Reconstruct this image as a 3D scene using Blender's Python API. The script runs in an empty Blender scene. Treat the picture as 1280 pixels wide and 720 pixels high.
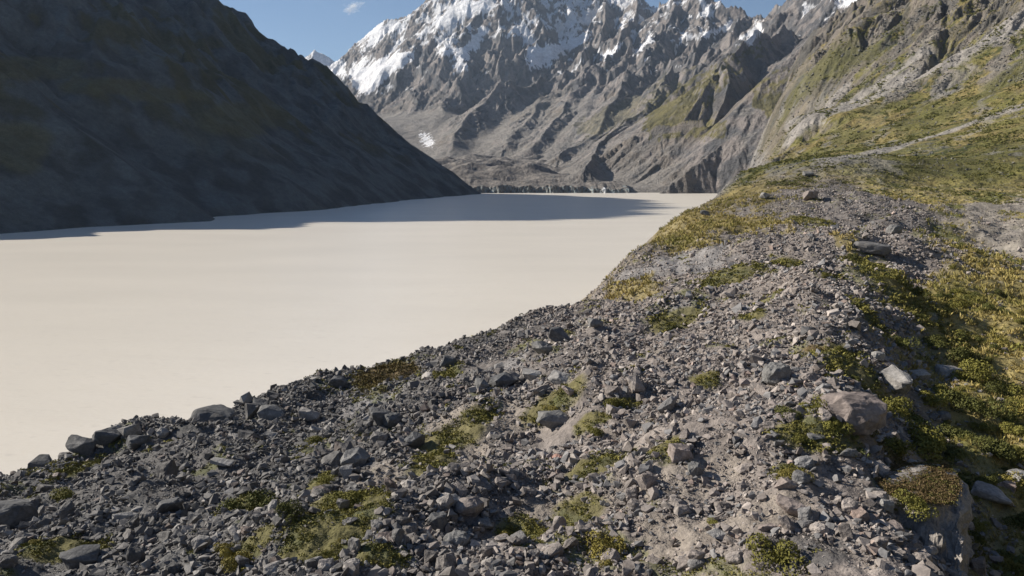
import bpy, bmesh, math, random, os, time
import numpy as np
from mathutils import Vector, Matrix, noise as mnoise
T0 = time.time()
random.seed(7); RNG = np.random.default_rng(7)
C = bpy.context.scene.collection
sc = bpy.context.scene

# ------------------------------------------------------------------ camera
CAMZ, PITCH, F = 60.0, math.radians(8.7), 914.0
def ray_t(v):                       # drop per metre forward at picture row v
    return np.tan(PITCH + np.arctan((np.asarray(v, float) - 360) / F))
def P(u, v, Y):                     # a point seen at (u, v), Y metres ahead
    t = float(ray_t(v)); w = math.cos(PITCH) + t * math.sin(PITCH)   # depth along the optical axis per metre
    return ((u - 640) / F * Y * w, Y, CAMZ - t * Y)
def project(x, y, z):
    dz = z - CAMZ
    d = y * math.cos(PITCH) - dz * math.sin(PITCH)
    up = y * math.sin(PITCH) + dz * math.cos(PITCH)
    d = np.where(d < .1, .1, d)
    return 640 + F * x / d, 360 - F * up / d, d

# ------------------------------------------------------------------ noise
def _h(ix, iy, s):
    a = (ix.astype(np.int64) * 374761393 + iy.astype(np.int64) * 668265263 + int(s) * 1442695041) & 0xffffffff
    a = ((a ^ (a >> 13)) * 1274126177) & 0xffffffff
    a = ((a ^ (a >> 16)) * 2246822519) & 0xffffffff
    return (a ^ (a >> 15)) & 0xffffffff
def perlin(x, y, s=0):
    ix = np.floor(x); iy = np.floor(y); fx = x - ix; fy = y - iy
    u = fx * fx * fx * (fx * (fx * 6 - 15) + 10); v = fy * fy * fy * (fy * (fy * 6 - 15) + 10)
    def g(dx, dy):
        a = _h(ix + dx, iy + dy, s) * (2 * math.pi / 4294967296.0)
        return np.cos(a) * (fx - dx) + np.sin(a) * (fy - dy)
    a = g(0, 0); b = g(1, 0); c = g(0, 1); d = g(1, 1)
    return (a + (b - a) * u + (c - a) * v + (a - b - c + d) * u * v) * 1.5
def fbm(x, y, n=4, s=0, gain=.5):
    r = 0; a = 1.; f = 1.
    for i in range(n):
        r = r + a * perlin(x * f + 17.3 * i, y * f - 9.1 * i, s + i); a *= gain; f *= 2.03
    return r
def ridged(x, y, n=4, s=0, gain=.5):
    r = 0; a = 1.; f = 1.; w = 1.
    for i in range(n):
        q = (1 - np.abs(perlin(x * f, y * f, s + i)) * 1.6); q = q * q * w; w = np.clip(q * 1.6, 0, 1)
        r = r + a * q; a *= gain; f *= 2.1
    return r
def erosion(x, y, gx, gy, n=5, s=0, a=1., gain=.5, stretch=1.):
    """gullies that run down the slope (gx, gy): summed directional waves, each octave steered by the last"""
    h = 0; f = 1.; dx = 0; dy = 0
    for o in range(n):
        px = x * f; py = y * f; ix = np.floor(px); iy = np.floor(py); fx = px - ix; fy = py - iy
        Dx = -(gy + dy); Dy = (gx + dx); L = np.sqrt(Dx * Dx + Dy * Dy) + 1e-6
        m = np.minimum(L, 1.) / L * stretch; Dx = Dx * m; Dy = Dy * m
        va = 0; wx = 0; wt = 0
        for i in (-1, 0, 1):
            for j in (-1, 0, 1):
                hs = _h(ix + i, iy + j, s + o)
                qx = fx - i - (hs & 0xffff) / 65536. ; qy = fy - j - (hs >> 16) / 65536.
                w = np.exp(-(qx * qx + qy * qy) * 2.2); m = (qx * Dx + qy * Dy) * 2 * math.pi
                va = va + np.cos(m) * w; wx = wx - np.sin(m) * w; wt = wt + w
        va = va / wt; wx = wx / wt
        h = h + va * a
        dx = dx + wx * Dx * a * 1.2; dy = dy + wx * Dy * a * 1.2
        a *= gain; f *= 2.
    return h
def sstep(a, b, x):
    t = np.clip((x - a) / (b - a), 0, 1); return t * t * (3 - 2 * t)
def seg_dist(x, y, pts):
    """distance, parameter and side (+ = left of travel) to an open polyline; returns d, side, index, t"""
    best = np.full(x.shape, 1e18); side = np.zeros(x.shape); idx = np.zeros(x.shape, int); tt = np.zeros(x.shape)
    n = len(pts) - 1
    for i in range(n):
        ax, ay = pts[i][:2]; bx, by = pts[i + 1][:2]; ex, ey = bx - ax, by - ay; L2 = ex * ex + ey * ey
        t0 = ((x - ax) * ex + (y - ay) * ey) / L2; t = np.clip(t0, 0, 1)
        qx = x - ax - t * ex; qy = y - ay - t * ey; d = qx * qx + qy * qy
        m = d < best - 1e-9
        best = np.where(m, d, best); side = np.where(m, ex * (y - ay) - ey * (x - ax), side)
        idx = np.where(m, i, idx); tt = np.where(m, t, tt)
    return np.sqrt(best), np.sign(side), idx, tt
def inpoly(u, v, poly):
    c = np.zeros(u.shape, bool); n = len(poly); j = n - 1
    for i in range(n):
        xi, yi = poly[i]; xj, yj = poly[j]
        c ^= ((yi > v) != (yj > v)) & (u < (xj - xi) * (v - yi) / ((yj - yi) or 1e-9) + xi); j = i
    return c
def mix(a, b, m):
    m = np.asarray(m)[..., None]; return a * (1 - m) + np.asarray(b) * m

# ------------------------------------------------------------------ mesh / object helpers
def np_mesh(name, V, Fc, col=None, smooth=False, extra=None):
    me = bpy.data.meshes.new(name)
    V = np.ascontiguousarray(V, np.float32); Fc = np.ascontiguousarray(Fc, np.int32)
    n, k = Fc.shape
    me.vertices.add(len(V)); me.vertices.foreach_set('co', V.ravel())
    me.loops.add(n * k); me.loops.foreach_set('vertex_index', Fc.ravel())
    me.polygons.add(n); me.polygons.foreach_set('loop_start', np.arange(0, n * k, k, dtype=np.int32))
    me.polygons.foreach_set('use_smooth', np.full(n, smooth, bool))
    me.update(calc_edges=True)
    if col is not None:
        a = me.color_attributes.new('col', 'FLOAT_COLOR', 'POINT')
        cc = np.ones((len(V), 4), np.float32); cc[:, :3] = col; a.data.foreach_set('color', cc.ravel())
    for nm, arr in (extra or {}).items():
        a = me.attributes.new(nm, 'FLOAT', 'POINT'); a.data.foreach_set('value', np.ascontiguousarray(arr, np.float32))
    return me
def link(name, me, mat, parent=None, **props):
    o = bpy.data.objects.new(name, me)
    if mat is not None:
        if len(me.materials) == 0: me.materials.append(mat)
    C.objects.link(o)
    if parent: o.parent = parent
    for k, v in props.items(): o[k] = v
    return o
def grid_faces(nr, nc, wrap=False):
    i = np.arange(nr - 1)[:, None]; j = np.arange(nc - (0 if wrap else 1))[None, :]
    a = i * nc + j; b = i * nc + (j + 1) % nc
    return np.stack([a, b, b + nc, a + nc], -1).reshape(-1, 4)

# ------------------------------------------------------------------ materials
def new_mat(name):
    m = bpy.data.materials.new(name); m.use_nodes = True; nt = m.node_tree; nt.nodes.clear()
    out = nt.nodes.new('ShaderNodeOutputMaterial'); b = nt.nodes.new('ShaderNodeBsdfPrincipled')
    nt.links.new(b.outputs[0], out.inputs[0]); b.inputs['Specular IOR Level'].default_value = .25
    return m, nt, b
def surf_mat(name, scales, amp=.35, bump=(.5, 1.), rough=.9, src='attr', translucent=0, crack=0, spec=.2, bumpscales=None):
    """colour from the vertex attribute (or the object's colour) broken up by noise at several world scales"""
    m, nt, b = new_mat(name); N = nt.nodes; L = nt.links
    if src == 'attr':
        at = N.new('ShaderNodeAttribute'); at.attribute_name = 'col'; c = at.outputs['Color']
    else:
        at = N.new('ShaderNodeObjectInfo'); c = at.outputs['Color']
    tc = N.new('ShaderNodeTexCoord'); co = tc.outputs['Object']
    prev = None; bprev = None
    for k, s in enumerate(scales):
        nz = N.new('ShaderNodeTexNoise'); nz.inputs['Scale'].default_value = s; nz.inputs['Detail'].default_value = 5
        nz.inputs['Roughness'].default_value = .62; L.new(co, nz.inputs['Vector'])
        mr = N.new('ShaderNodeMapRange'); mr.inputs['From Min'].default_value = .3; mr.inputs['From Max'].default_value = .7
        mr.inputs['To Min'].default_value = 1 - amp; mr.inputs['To Max'].default_value = 1 + amp
        L.new(nz.outputs['Fac'], mr.inputs['Value'])
        if prev is None: prev = mr.outputs[0]
        else:
            mu = N.new('ShaderNodeMath'); mu.operation = 'MULTIPLY'; L.new(prev, mu.inputs[0]); L.new(mr.outputs[0], mu.inputs[1]); prev = mu.outputs[0]
    vm = N.new('ShaderNodeVectorMath'); vm.operation = 'SCALE'; L.new(c, vm.inputs[0]); L.new(prev, vm.inputs['Scale'])
    L.new(vm.outputs[0], b.inputs['Base Color'])
    b.inputs['Roughness'].default_value = rough; b.inputs['Specular IOR Level'].default_value = spec
    nrm = None
    for s in (bumpscales or scales):
        nz = N.new('ShaderNodeTexNoise'); nz.inputs['Scale'].default_value = s; nz.inputs['Detail'].default_value = 6
        nz.inputs['Roughness'].default_value = .65; L.new(co, nz.inputs['Vector'])
        bp = N.new('ShaderNodeBump'); bp.inputs['Strength'].default_value = bump[0]; bp.inputs['Distance'].default_value = bump[1] / s
        L.new(nz.outputs['Fac'], bp.inputs['Height'])
        if nrm: L.new(nrm, bp.inputs['Normal'])
        nrm = bp.outputs[0]
    if crack:
        vo = N.new('ShaderNodeTexVoronoi'); vo.feature = 'DISTANCE_TO_EDGE'; vo.inputs['Scale'].default_value = crack
        L.new(co, vo.inputs['Vector'])
        bp = N.new('ShaderNodeBump'); bp.inputs['Strength'].default_value = .4; bp.inputs['Distance'].default_value = .3 / crack
        L.new(vo.outputs['Distance'], bp.inputs['Height']); L.new(nrm, bp.inputs['Normal']); nrm = bp.outputs[0]
    if nrm: L.new(nrm, b.inputs['Normal'])
    return m
M_ground = surf_mat('moraine_ground', (.35, 2.2, 11.), .24, (.75, .30))
M_hill = surf_mat('hillside', (.02, .13, .7), .22, (.75, .45))
M_mount = surf_mat('mountain_rock', (.008, .04, .16), .16, (.8, .55))
M_rock = surf_mat('loose_stone', (1.2, 7.), .2, (.6, .18), .85)
M_boulder = surf_mat('boulder_stone', (.8, 3.5, 14.), .2, (.7, .22), .82, src='obj', crack=1.3)
M_leaf = surf_mat('shrub_leaf', (2.5,), .3, (.0, .1), .7, src='attr', spec=.15)
M_leaf.node_tree.nodes['Principled BSDF'].inputs['Transmission Weight'].default_value = 0

# ------------------------------------------------------------------ moraine + valley side height
ctrl = [  # (u, v, Y) plateau of the moraine and the valley side, before the drop to the lake
 (0,720,32),(260,720,30),(450,720,28),(640,720,27),(800,720,24),(950,720,22),(1080,720,22.5),
 (0,640,47),(260,620,44),(450,640,38),(640,640,34),(800,640,31),(950,640,28),(1060,650,27.5),
 (0,580,65),(130,545,72),(260,515,82),(380,480,93),(450,560,55),(640,560,46),(800,560,40),(960,560,35),(1050,560,34.5),
 (500,445,108),(600,420,118),(680,395,128),(500,500,75),(640,480,66),(800,480,56),(920,480,48),(975,452,47),
 (740,378,140),(770,350,172),(800,420,86),(830,340,150),(900,420,76),(1000,410,64),(1060,400,66),(1060,370,80),
 (900,345,135),(960,345,125),(1090,335,98),(1085,302,140),(960,300,190),(830,292,285),(900,300,200),(870,264,400),(940,250,330),
 (1000,260,270),(1015,236,360),(1010,205,500),(970,205,560),(1040,222,460),(1100,290,190),(1150,268,250),
 # right of the crest: the lower grassy trough
 (1150,440,68),(1120,485,54),(1180,380,98),(1160,345,128),(1200,470,61),(1200,520,52),(1280,450,67),(1280,520,52),(1280,600,41),(1240,560,46),(1150,540,45),
 (1230,640,37),(1300,720,30),(1210,720,29.5),(1450,500,62),(1450,650,40),(1280,380,104),(1230,320,195),(1280,340,160),(1180,300,230),(1240,280,300),(1280,265,330),(1180,262,350),(1230,258,380),
 (1100,245,380),(1080,215,470),(1150,215,480),(1130,195,600),(1200,235,440),(1280,245,400),(1400,250,380),
 (1200,200,520),(1280,205,480),(1280,165,580),(1280,130,680),(1200,160,680),(1060,190,680),(1100,180,750),(1400,130,560),(1400,200,450),
 # valley side
 (1280,60,880),(1280,0,1080),(1200,110,900),(1200,50,1080),(1200,0,1240),(1100,120,1000),(1100,60,1220),(1100,5,1550),(1030,150,1100),(1000,120,1500),(1012,66,2150),(1060,28,2000),(1045,75,1550),(1120,-18,2200),(975,103,2300),(1035,48,2350),
 (960,185,1000),(962,150,1400),(945,160,1900),(1180,-80,2200),(1280,-160,1900),(1500,0,900),(1500,-200,1600),(1500,150,480),
 # inner wall top
 (905,236,550),(937,212,750),(950,203,1000),(946,199,1400),(945,187,1800),(948,174,2200),(965,150,2400),(1000,80,2600),(1080,15,2600),
]
CP = np.array([P(*c) for c in ctrl])
extra = [(-60,20,42),(-60,-60,44),(0,-10,47.5),(0,-80,48),(60,-80,46),(0,5,47),(20,5,48.2),(-30,8,44.5),(12,14,47.8),(40,0,44),(70,0,42.5),(90,30,43),(60,25,42.8),(120,-100,40),(250,0,60),(250,200,62),(300,-200,80),(400,200,110),
         (-80,-250,45),(0,-500,45),(400,-500,120),(-300,-500,20),(1500,1500,900),(1800,500,900),(1500,-500,700),(-200,30,20),(-300,300,10),(1500,2600,900)]
CP = np.vstack([CP, np.array(extra, float)])
EDGE = [(-115,-400),(-100,-60),(-75,20)] + [P(*c)[:2] for c in [(0,584,66),(130,548,72),(260,519,83),(380,482,94),(500,447,110),(600,421,121),(690,394,134),(745,374,146),(768,347,175),(800,315,225),(832,289,290),(872,262,405),
        (893,252,460),(914,238,560),(940,216,760),(951,203,1000),(945,199,1400),(945,187,1800),(950,174,2200)]] + [(930,2800)]
CREST = [P(*c)[:2] for c in [(1180,1100,12),(1180,760,24),(1150,700,28),(1150,620,36),(1110,545,47),(1080,500,56),(1060,440,64),(1090,400,72),(1100,345,105),(1140,310,150),(1190,290,220),(1150,262,300),(1060,235,400),(1050,205,520),(1010,186,640),(960,180,760)]]
def tps_fit(pts, lam=0.0):
    n = len(pts); S = 300.
    X = pts[:, :2] / S; d2 = ((X[:, None] - X[None]) ** 2).sum(-1)
    K = np.where(d2 > 0, d2 * np.log(d2 + 1e-12), 0) + lam * np.eye(n)
    A = np.zeros((n + 3, n + 3)); A[:n, :n] = K; A[:n, n] = 1; A[:n, n + 1:] = X; A[n:, :n] = A[:n, n:].T
    w = np.linalg.solve(A, np.concatenate([pts[:, 2], np.zeros(3)]))
    def ev(x, y):
        x = np.asarray(x, float) / S; y = np.asarray(y, float) / S; r = w[n] + w[n + 1] * x + w[n + 2] * y
        for i in range(n):
            d = (x - X[i, 0]) ** 2 + (y - X[i, 1]) ** 2
            r = r + w[i] * d * np.log(d + 1e-12)
        return r
    return ev
plate = tps_fit(CP, 2e-5)
def ground_h(x, y, ero=None):
    x = np.asarray(x, float); y = np.asarray(y, float)
    r = np.hypot(x, y)
    z = plate(x, y)
    d, side, _, _ = seg_dist(x, y, EDGE)
    wv = np.clip(r / 300, .25, 1)
    d = np.where(side > 0, d, -d) + fbm(x / (22 * wv), y / (22 * wv), 3, 50) * 2.2 * wv + fbm(x / 90, y / 90, 3, 51) * 6 * sstep(200, 800, r)
    fx_ = sstep(380, 480, x)
    d = d + fx_ * 90 * np.exp(-((y - 1950) / 260) ** 2)
    d = d - 30 * np.exp(-((y - 1290) / 150) ** 2) * sstep(150, 250, x)
    dc, cs_, _, _ = seg_dist(x, y, CREST); rd = np.where(cs_ < 0, dc, -dc)
    w = 1.2 + 3 * wv
    z = z - (.80 + .25 * sstep(1200, 2200, r)) * (np.sqrt(d * d + w * w) + d) / 2
    z = z - 1.1 * sstep(-1.5, 5.5, rd) * sstep(36, 50, r) * (1 - sstep(120, 170, r))
    # hummocks
    near = 1 - sstep(300, 700, r)
    z = z + near * (fbm(x / 14., y / 14., 3, 11) * 1.9 + fbm(x / 3.6, y / 3.6, 3, 12) * .34) + sstep(80, 350, r) * fbm(x / 60, y / 60, 4, 13) * 2.2
    if ero is not None: z = z + ero
    return z
def hill_ero(x, y):
    e = 4.
    z0 = plate(x, y); gx = (plate(x + e, y) - z0) / e; gy = (plate(x, y + e) - z0) / e
    d, side, idx, _ = seg_dist(x, y, EDGE); d = np.where(side > 0, d, -d)
    # on the eroded inner wall the fall line points at the lake
    wall = sstep(-15, 10, d)
    tx = np.array([EDGE[i + 1][0] - EDGE[i][0] for i in range(len(EDGE) - 1)])[idx]; ty = np.array([EDGE[i + 1][1] - EDGE[i][1] for i in range(len(EDGE) - 1)])[idx]
    tl = np.hypot(tx, ty)
    gx = gx + wall * .8 * ty / tl; gy = gy - wall * .8 * tx / tl
    r = np.hypot(x, y); far = sstep(480, 900, r)
    gl = np.hypot(gx, gy) + 1e-6; q = np.minimum(1, gl * 2.2) / gl
    wx = x + fbm(x / 150, y / 150, 3, 61) * 25; wy = y + fbm(x / 150, y / 150, 3, 62) * 25
    steep = sstep(.25, .6, gl)
    hi = sstep(180, 480, z0)
    a = far * (steep * (1 - wall * .6) * (7 + 22 * hi))
    h = a * 1.3 * erosion(wx / 150, wy / 150, gx * q, gy * q, 6, 3, 1., .56)
    h = h + a * .55 * (ridged(wx / 120, wy / 120, 5, 41) - .9) * hi
    aw = wall * sstep(350, 600, r) * np.clip((z0 - 10) / 60, .3, 2.)
    h = h + aw * (4.5 * erosion(wx / 60, wy / 60, gx * q, gy * q, 5, 8, 1., .55) + 8 * sstep(900, 1600, r) * fbm(x / 90, y / 90, 3, 9))
    return h, z0, gl, wall * sstep(330, 480, r), hi
# hit the ground along a picture ray
def hit(u, v, far=900):
    t = float(ray_t(v)); w = math.cos(PITCH) + t * math.sin(PITCH)
    Y = np.exp(np.linspace(math.log(14), math.log(far), 900)); X = (u - 640) / F * Y * w
    z = ground_h(X, Y); k = np.argmax(z >= CAMZ - t * Y)
    if z[k] < CAMZ - t * Y[k]: k = np.argmin(np.abs(z - (CAMZ - t * Y)))
    return float(X[k]), float(Y[k]), float(z[k])

# patches of ground cover: (u, v, ru, rv, kind)  kind: g green moss/shrub mat, b brown-olive mat, y gold grass, s pale sand, d dark fine scree
PATCH = [(480,474,40,24,'b'),(430,636,62,26,'g'),(470,612,30,16,'s'),(398,600,20,12,'g'),(560,560,55,32,'s'),(565,548,42,16,'g'),(540,582,30,16,'g'),(600,522,34,10,'g'),(720,645,34,16,'g'),
 (655,672,30,12,'g'),(480,692,34,14,'g'),(690,505,40,18,'g'),(745,525,26,9,'g'),(780,505,20,7,'g'),(745,580,40,12,'g'),(850,600,70,30,'s'),(800,690,90,30,'s'),(640,520,40,20,'s'),
 (900,352,64,11,'g'),(845,398,42,8,'g'),(790,362,34,14,'y'),(855,328,46,16,'m'),(790,345,36,14,'m'),(860,385,40,8,'m'),(640,455,20,8,'m'),(830,300,26,12,'m'),(930,285,30,8,'m'),(470,505,40,10,'m'),(890,285,55,30,'y'),(925,240,38,28,'y'),(860,300,30,16,'y'),(1060,303,14,12,'y'),(960,375,22,5,'g'),(940,395,18,5,'g'),
 (1145,604,46,24,'b'),(1030,540,60,22,'g'),(985,590,22,10,'g'),(250,600,60,26,'d'),(255,585,30,16,'d'),(160,600,40,20,'d'),(100,590,26,12,'g'),(80,690,60,14,'g'),(310,690,30,20,'g'),(300,640,40,10,'g'),
 (955,645,55,16,'s'),(1000,690,60,26,'d'),(700,655,60,16,'s'),(800,375,50,8,'s'),(1020,275,40,6,'g'),(980,330,22,6,'g'),(1010,440,20,8,'b'),(830,560,30,10,'g'),(880,470,20,6,'g'),(560,470,18,8,'g'),
 (1120,350,44,34,'g'),(1150,395,36,42,'g'),(1090,400,16,26,'g'),(1060,460,50,24,'g'),(1190,600,30,20,'g')]
GREEN = np.array((.088,.095,.026)); OLIVE = np.array((.135,.122,.036)); GOLD = np.array((.27,.22,.088)); SAND = np.array((.29,.252,.215)); SCREE = np.array((.20,.19,.185)); BROWN = np.array((.105,.075,.035))
DARKR = np.array((.125,.122,.12)); PINKR = np.array((.25,.218,.198)); GREYR = np.array((.22,.21,.205))
PW = []
for (u, v, ru, rv, k) in PATCH:
    x, y, z = hit(u, v); d = math.hypot(y, 60 - z)
    y1 = hit(u, v - rv)[1]; y0 = hit(u, v + rv)[1]
    PW.append((x, y, ru * d / F, min(max((y1 - y0) / 2, ru * d / F * .5), ru * d / F * 4), k))
PAN = [P(*c)[:2] for c in [(1400,330,150),(1290,315,200),(1225,292,270),(1205,272,320),(1230,262,360),(1400,250,380)]]
def zones(x, y):
    """rubble density, vegetation kinds and albedo on the ground sheet"""
    n1 = fbm(x / 9, y / 9, 4, 31); n2 = fbm(x / 2.3, y / 2.3, 3, 32); n3 = fbm(x / 40, y / 40, 3, 33)
    d, side, _, _ = seg_dist(x, y, CREST); right = np.where(side < 0, d, -d)
    rr = np.hypot(x, y)
    mr = sstep(-1, 4 + rr * .03, right + (n1 * 4 + n3 * 6) * np.clip(rr / 120, .35, 1.6))
    dp, ps, _, _ = seg_dist(x, y, PAN); pan = 1 - sstep(9, 19, dp + n1 * 8 + n3 * 8)
    veg = {k: np.zeros(np.shape(x)) for k in 'gbysdm'}
    for (px, py, rx, ry, k) in PW:
        q = ((x - px) / rx) ** 2 + ((y - py) / ry) ** 2
        m = q < 4
        if m.any():
            veg[k] = np.maximum(veg[k], np.where(m, sstep(1.25, .45, q + n1 * .5 + n2 * .5), 0))
    # scattered small green spots on the moraine
    spots = sstep(.42, .62, n1 * .8 + n2 * .5 + n3 * .25) * (1 - mr)
    de, se, _, _ = seg_dist(x, y, EDGE); de = np.where(se > 0, de, -de)
    lee = sstep(180, 260, rr) * np.clip(sstep(-38 - .05 * rr, -14 - .03 * rr, de + n1 * 14 + n3 * 10) + sstep(420, 560, rr), 0, 1)
    return dict(lee=lee, n1=n1, n2=n2, n3=n3, right=mr, pan=pan * mr, spots=spots, **veg)

# ------------------------------------------------------------------ polar sheets
def angles(a0, a1, n, full=True, coarse=4.):
    core = np.radians(np.linspace(a0, a1, n))
    if not full: return core
    rest = np.radians(np.arange(a1 + coarse, a0 + 360 - coarse * .5, coarse))
    return np.concatenate([core, rest])
def polar(th, r):
    R, T = np.meshgrid(r, th, indexing='ij')
    return R * np.sin(T), R * np.cos(T)
def polar_grad(h, th, r):
    hr = np.gradient(h, r, axis=0); ht = np.gradient(h, th, axis=1) / r[:, None]
    return hr * np.sin(th) + ht * np.cos(th), hr * np.cos(th) - ht * np.sin(th)
def blur(a, n=3):
    for _ in range(n):
        p = np.pad(a, 1, mode='edge'); a = (p[:-2, 1:-1] + p[2:, 1:-1] + 2 * a) / 4
        p = np.pad(a, ((0, 0), (2, 2)), mode='edge'); a = (p[:, :-4] + p[:, 1:-3] + a + p[:, 3:-1] + p[:, 4:]) / 5
    return a
def chunked(fn, x, y, n=24):
    parts = [fn(a, b) for a, b in zip(np.array_split(x, n), np.array_split(y, n))]
    if isinstance(parts[0], tuple): return tuple(np.concatenate([p[i] for p in parts]) for i in range(len(parts[0])))
    return np.concatenate(parts)
Q = float(os.environ.get('Q', '1'))          # sheet resolution factor
SUN_AZ, SUN_EL = math.radians(-73), math.radians(29)

# --- near moraine
RS = 450.
def ground_color(x, y, z, gx=None):
    Z = zones(x, y); n1, n2, n3 = Z['n1'], Z['n2'], Z['n3']
    r = np.hypot(x, y)
    pink = sstep(-21, 11, x - .06 * y + n3 * 8) * (1 - sstep(120, 330, r) * .5)
    c = mix(np.broadcast_to(DARKR * .95, x.shape + (3,)), PINKR * .92, pink)
    c = c * (1 + .25 * n2[..., None])
    c = mix(c, SAND * .85, sstep(.1, .7, n1 + n3 * .4) * .55 * pink)
    c = mix(c, SAND, Z['s'] * .85); c = mix(c, np.array((.235, .225, .222)), Z['m'] * .9); c = mix(c, SCREE * .62, Z['d'] * .9)
    c = mix(c, GREEN * 1.5, Z['spots'] * .55)
    c = mix(c, GOLD * .8, Z['y'] * .8); c = mix(c, mix(np.broadcast_to(OLIVE, c.shape), GREEN, sstep(-.2, .3, n2)), Z['g'] * .8)
    c = mix(c, BROWN * 1.25, Z['b'] * .9)
    # slope left of the crest far out turns to grass
    gr = Z['lee'] * sstep(-.6, -.1, n1 + n3 * .7)
    c = mix(c, np.array((.17, .135, .05)), gr * (1 - Z['right']) * .8)
    g = mix(np.broadcast_to(GOLD, c.shape), OLIVE * 1.15, sstep(-.1, .5, n1 * .7 + n2 * .4 + n3 * .5))
    g = mix(g, GREEN * 1.1, sstep(.15, .6, n3 + n1 * .3 + .25 * (1 - sstep(60, 130, r))) * .8)
    g = mix(g, GREYR * 1.25, sstep(.45, .6, fbm(x / 6, y / 6, 3, 77) + .3 * n3) * .5)
    c = mix(c, g, Z['right'] * .95)
    c = mix(c, np.array((.235, .212, .19)) * (1 + .25 * n2[..., None]), Z['pan'] * .9)
    c = c * (.86 + .14 * np.clip(Z['right'] + Z['pan'] + Z['y'], 0, 1))[..., None]
    return c, Z
r1 = np.concatenate([np.linspace(.5, 16, 10)[:-1], np.exp(np.linspace(math.log(16), math.log(RS), int(760 * Q)))])
th1 = angles(-50, 50, int(1150 * Q))
X, Y = polar(th1, r1)
Zg = chunked(ground_h, X, Y)
# fine roughness of the rubble surface
Zg = Zg + fbm(X / 1.1, Y / 1.1, 3, 90) * .13
Zg = np.maximum(Zg, -6)
col, Zm = ground_color(X, Y, Zg)
me = np_mesh('ground', np.stack([X, Y, Zg], -1).reshape(-1, 3), grid_faces(*X.shape, wrap=True), col.reshape(-1, 3), True)
link('ground', me, M_ground, kind='structure', label='bouldery moraine ridge above the pale lake')

# --- valley side and inner wall beyond
r2 = np.exp(np.linspace(math.log(RS), math.log(3400), int(800 * Q)))
th2 = angles(2, 50, int(900 * Q))
X, Y = polar(th2, r2)
E, Z0, GL, WALL, HI = chunked(hill_ero, X, Y)
Zh = chunked(ground_h, X, Y) + E
Zh[0] = chunked(ground_h, X[:1], Y[:1], 1)[0]
RR = np.hypot(X, Y)
cutr = np.interp(X / np.maximum(Y, 1), [.28, .31, .34, .38, .42], [1480, 1650, 2000, 2500, 2900])
Zh = np.where(RR > cutr, Zh - (RR - cutr) * 1.3, Zh)
Zh = np.clip(Zh, -8, 1500)
gx, gy = polar_grad(Zh, th2, r2); SL = np.hypot(gx, gy)
n1 = fbm(X / 45, Y / 45, 5, 71); n2 = fbm(X / 11, Y / 11, 4, 72); n3 = fbm(X / 240, Y / 240, 4, 73)
U, V_, D_ = project(X, Y, Zh)
c, ZZ = ground_color(X, Y, Zh)
near = 1 - sstep(470, 560, RR)
grass = mix(np.broadcast_to(np.array((.135, .125, .04)), c.shape), np.array((.20, .16, .065)), sstep(-.3, .4, n1 + n2 * .3))
grass = mix(grass, np.array((.062, .068, .022)), sstep(.1, .6, n3 * .7 + n2 * .7 + n1 * .3))
scree = mix(np.broadcast_to(np.array((.19, .172, .152)), c.shape), np.array((.135, .125, .115)), sstep(-.3, .5, n2))
rock = mix(np.broadcast_to(np.array((.165, .142, .122)), c.shape), np.array((.09, .085, .078)), sstep(-.2, .4, n1))
# scree streaks run down the fall line: noise stretched along it
fx, fy = -.62, -.78
a_ = X * fx + Y * fy; b_ = X * fy - Y * fx
st = fbm(b_ / 34 + n1 * .5, a_ / 420, 4, 81) + .25 * fbm(b_ / 9, a_ / 160, 3, 82)
def stripe(p0, p1, w, f0=1., f1=1.):
    dd, _, _, tt = seg_dist(X, Y, [p0, p1]); ww = w * (f0 + (f1 - f0) * tt)
    return sstep(1.2, .5, dd / ww + n1 * .5 + n2 * .35)
HP = lambda u, v: hit2(u, v)
def hit2(u, v):
    m = (U > u - 4) & (U < u + 4) & (V_ > v - 4) & (V_ < v + 4)
    if not m.any(): return (9e9, 9e9)
    k = np.argmin(np.where(m, RR, 1e9)); return (X.flat[k], Y.flat[k])
def stroke(pts, w0, w1):
    P2 = [HP(*p) for p in pts]; P2 = [p for p in P2 if p[0] < 1e8]
    if len(P2) < 2: return np.zeros(X.shape)
    dd, _, ii, tt = seg_dist(X, Y, P2); q = (ii + tt) / (len(P2) - 1); ww = (w0 + (w1 - w0) * q)
    return sstep(1.25, .55, dd / ww + n1 * .35 + n2 * .3)
high = sstep(400, 640, Zh + n1 * 120 + n3 * 60)
vegm = 1 - np.clip(sstep(.26, .55, st + .35 * sstep(.5, .9, SL)) * .9 + high, 0, 1)
vegm = np.maximum(vegm, sstep(180, 130, Zh + n3 * 40) * .9)
cc = mix(scree, grass, vegm)
cc = mix(cc, rock, np.clip(high * .8 + sstep(.75, 1.1, SL + n2 * .1) * .8, 0, 1))
for pts, w0, w1 in [([(1275,25),(1180,75),(1120,100),(1060,130),(1000,150)], 34, 20), ([(1150,60),(1110,90),(1060,125),(990,165)], 16, 12), ([(1278,128),(1210,150),(1150,170),(1090,188),(1040,200)], 13, 9), ([(1045,110),(985,150)], 14, 9)]:
    cc = mix(cc, np.array((.25, .232, .215)), stroke(pts, w0, w1) * .92)
for pts, w0, w1 in [([(1275,85),(1215,120),(1160,140),(1080,165)], 26, 18), ([(1275,180),(1180,205),(1130,215)], 40, 14), ([(1080,60),(1000,110),(950,140)], 30, 40)]:
    cc = mix(cc, np.array((.085, .083, .028)), stroke(pts, w0, w1) * .75)
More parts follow.
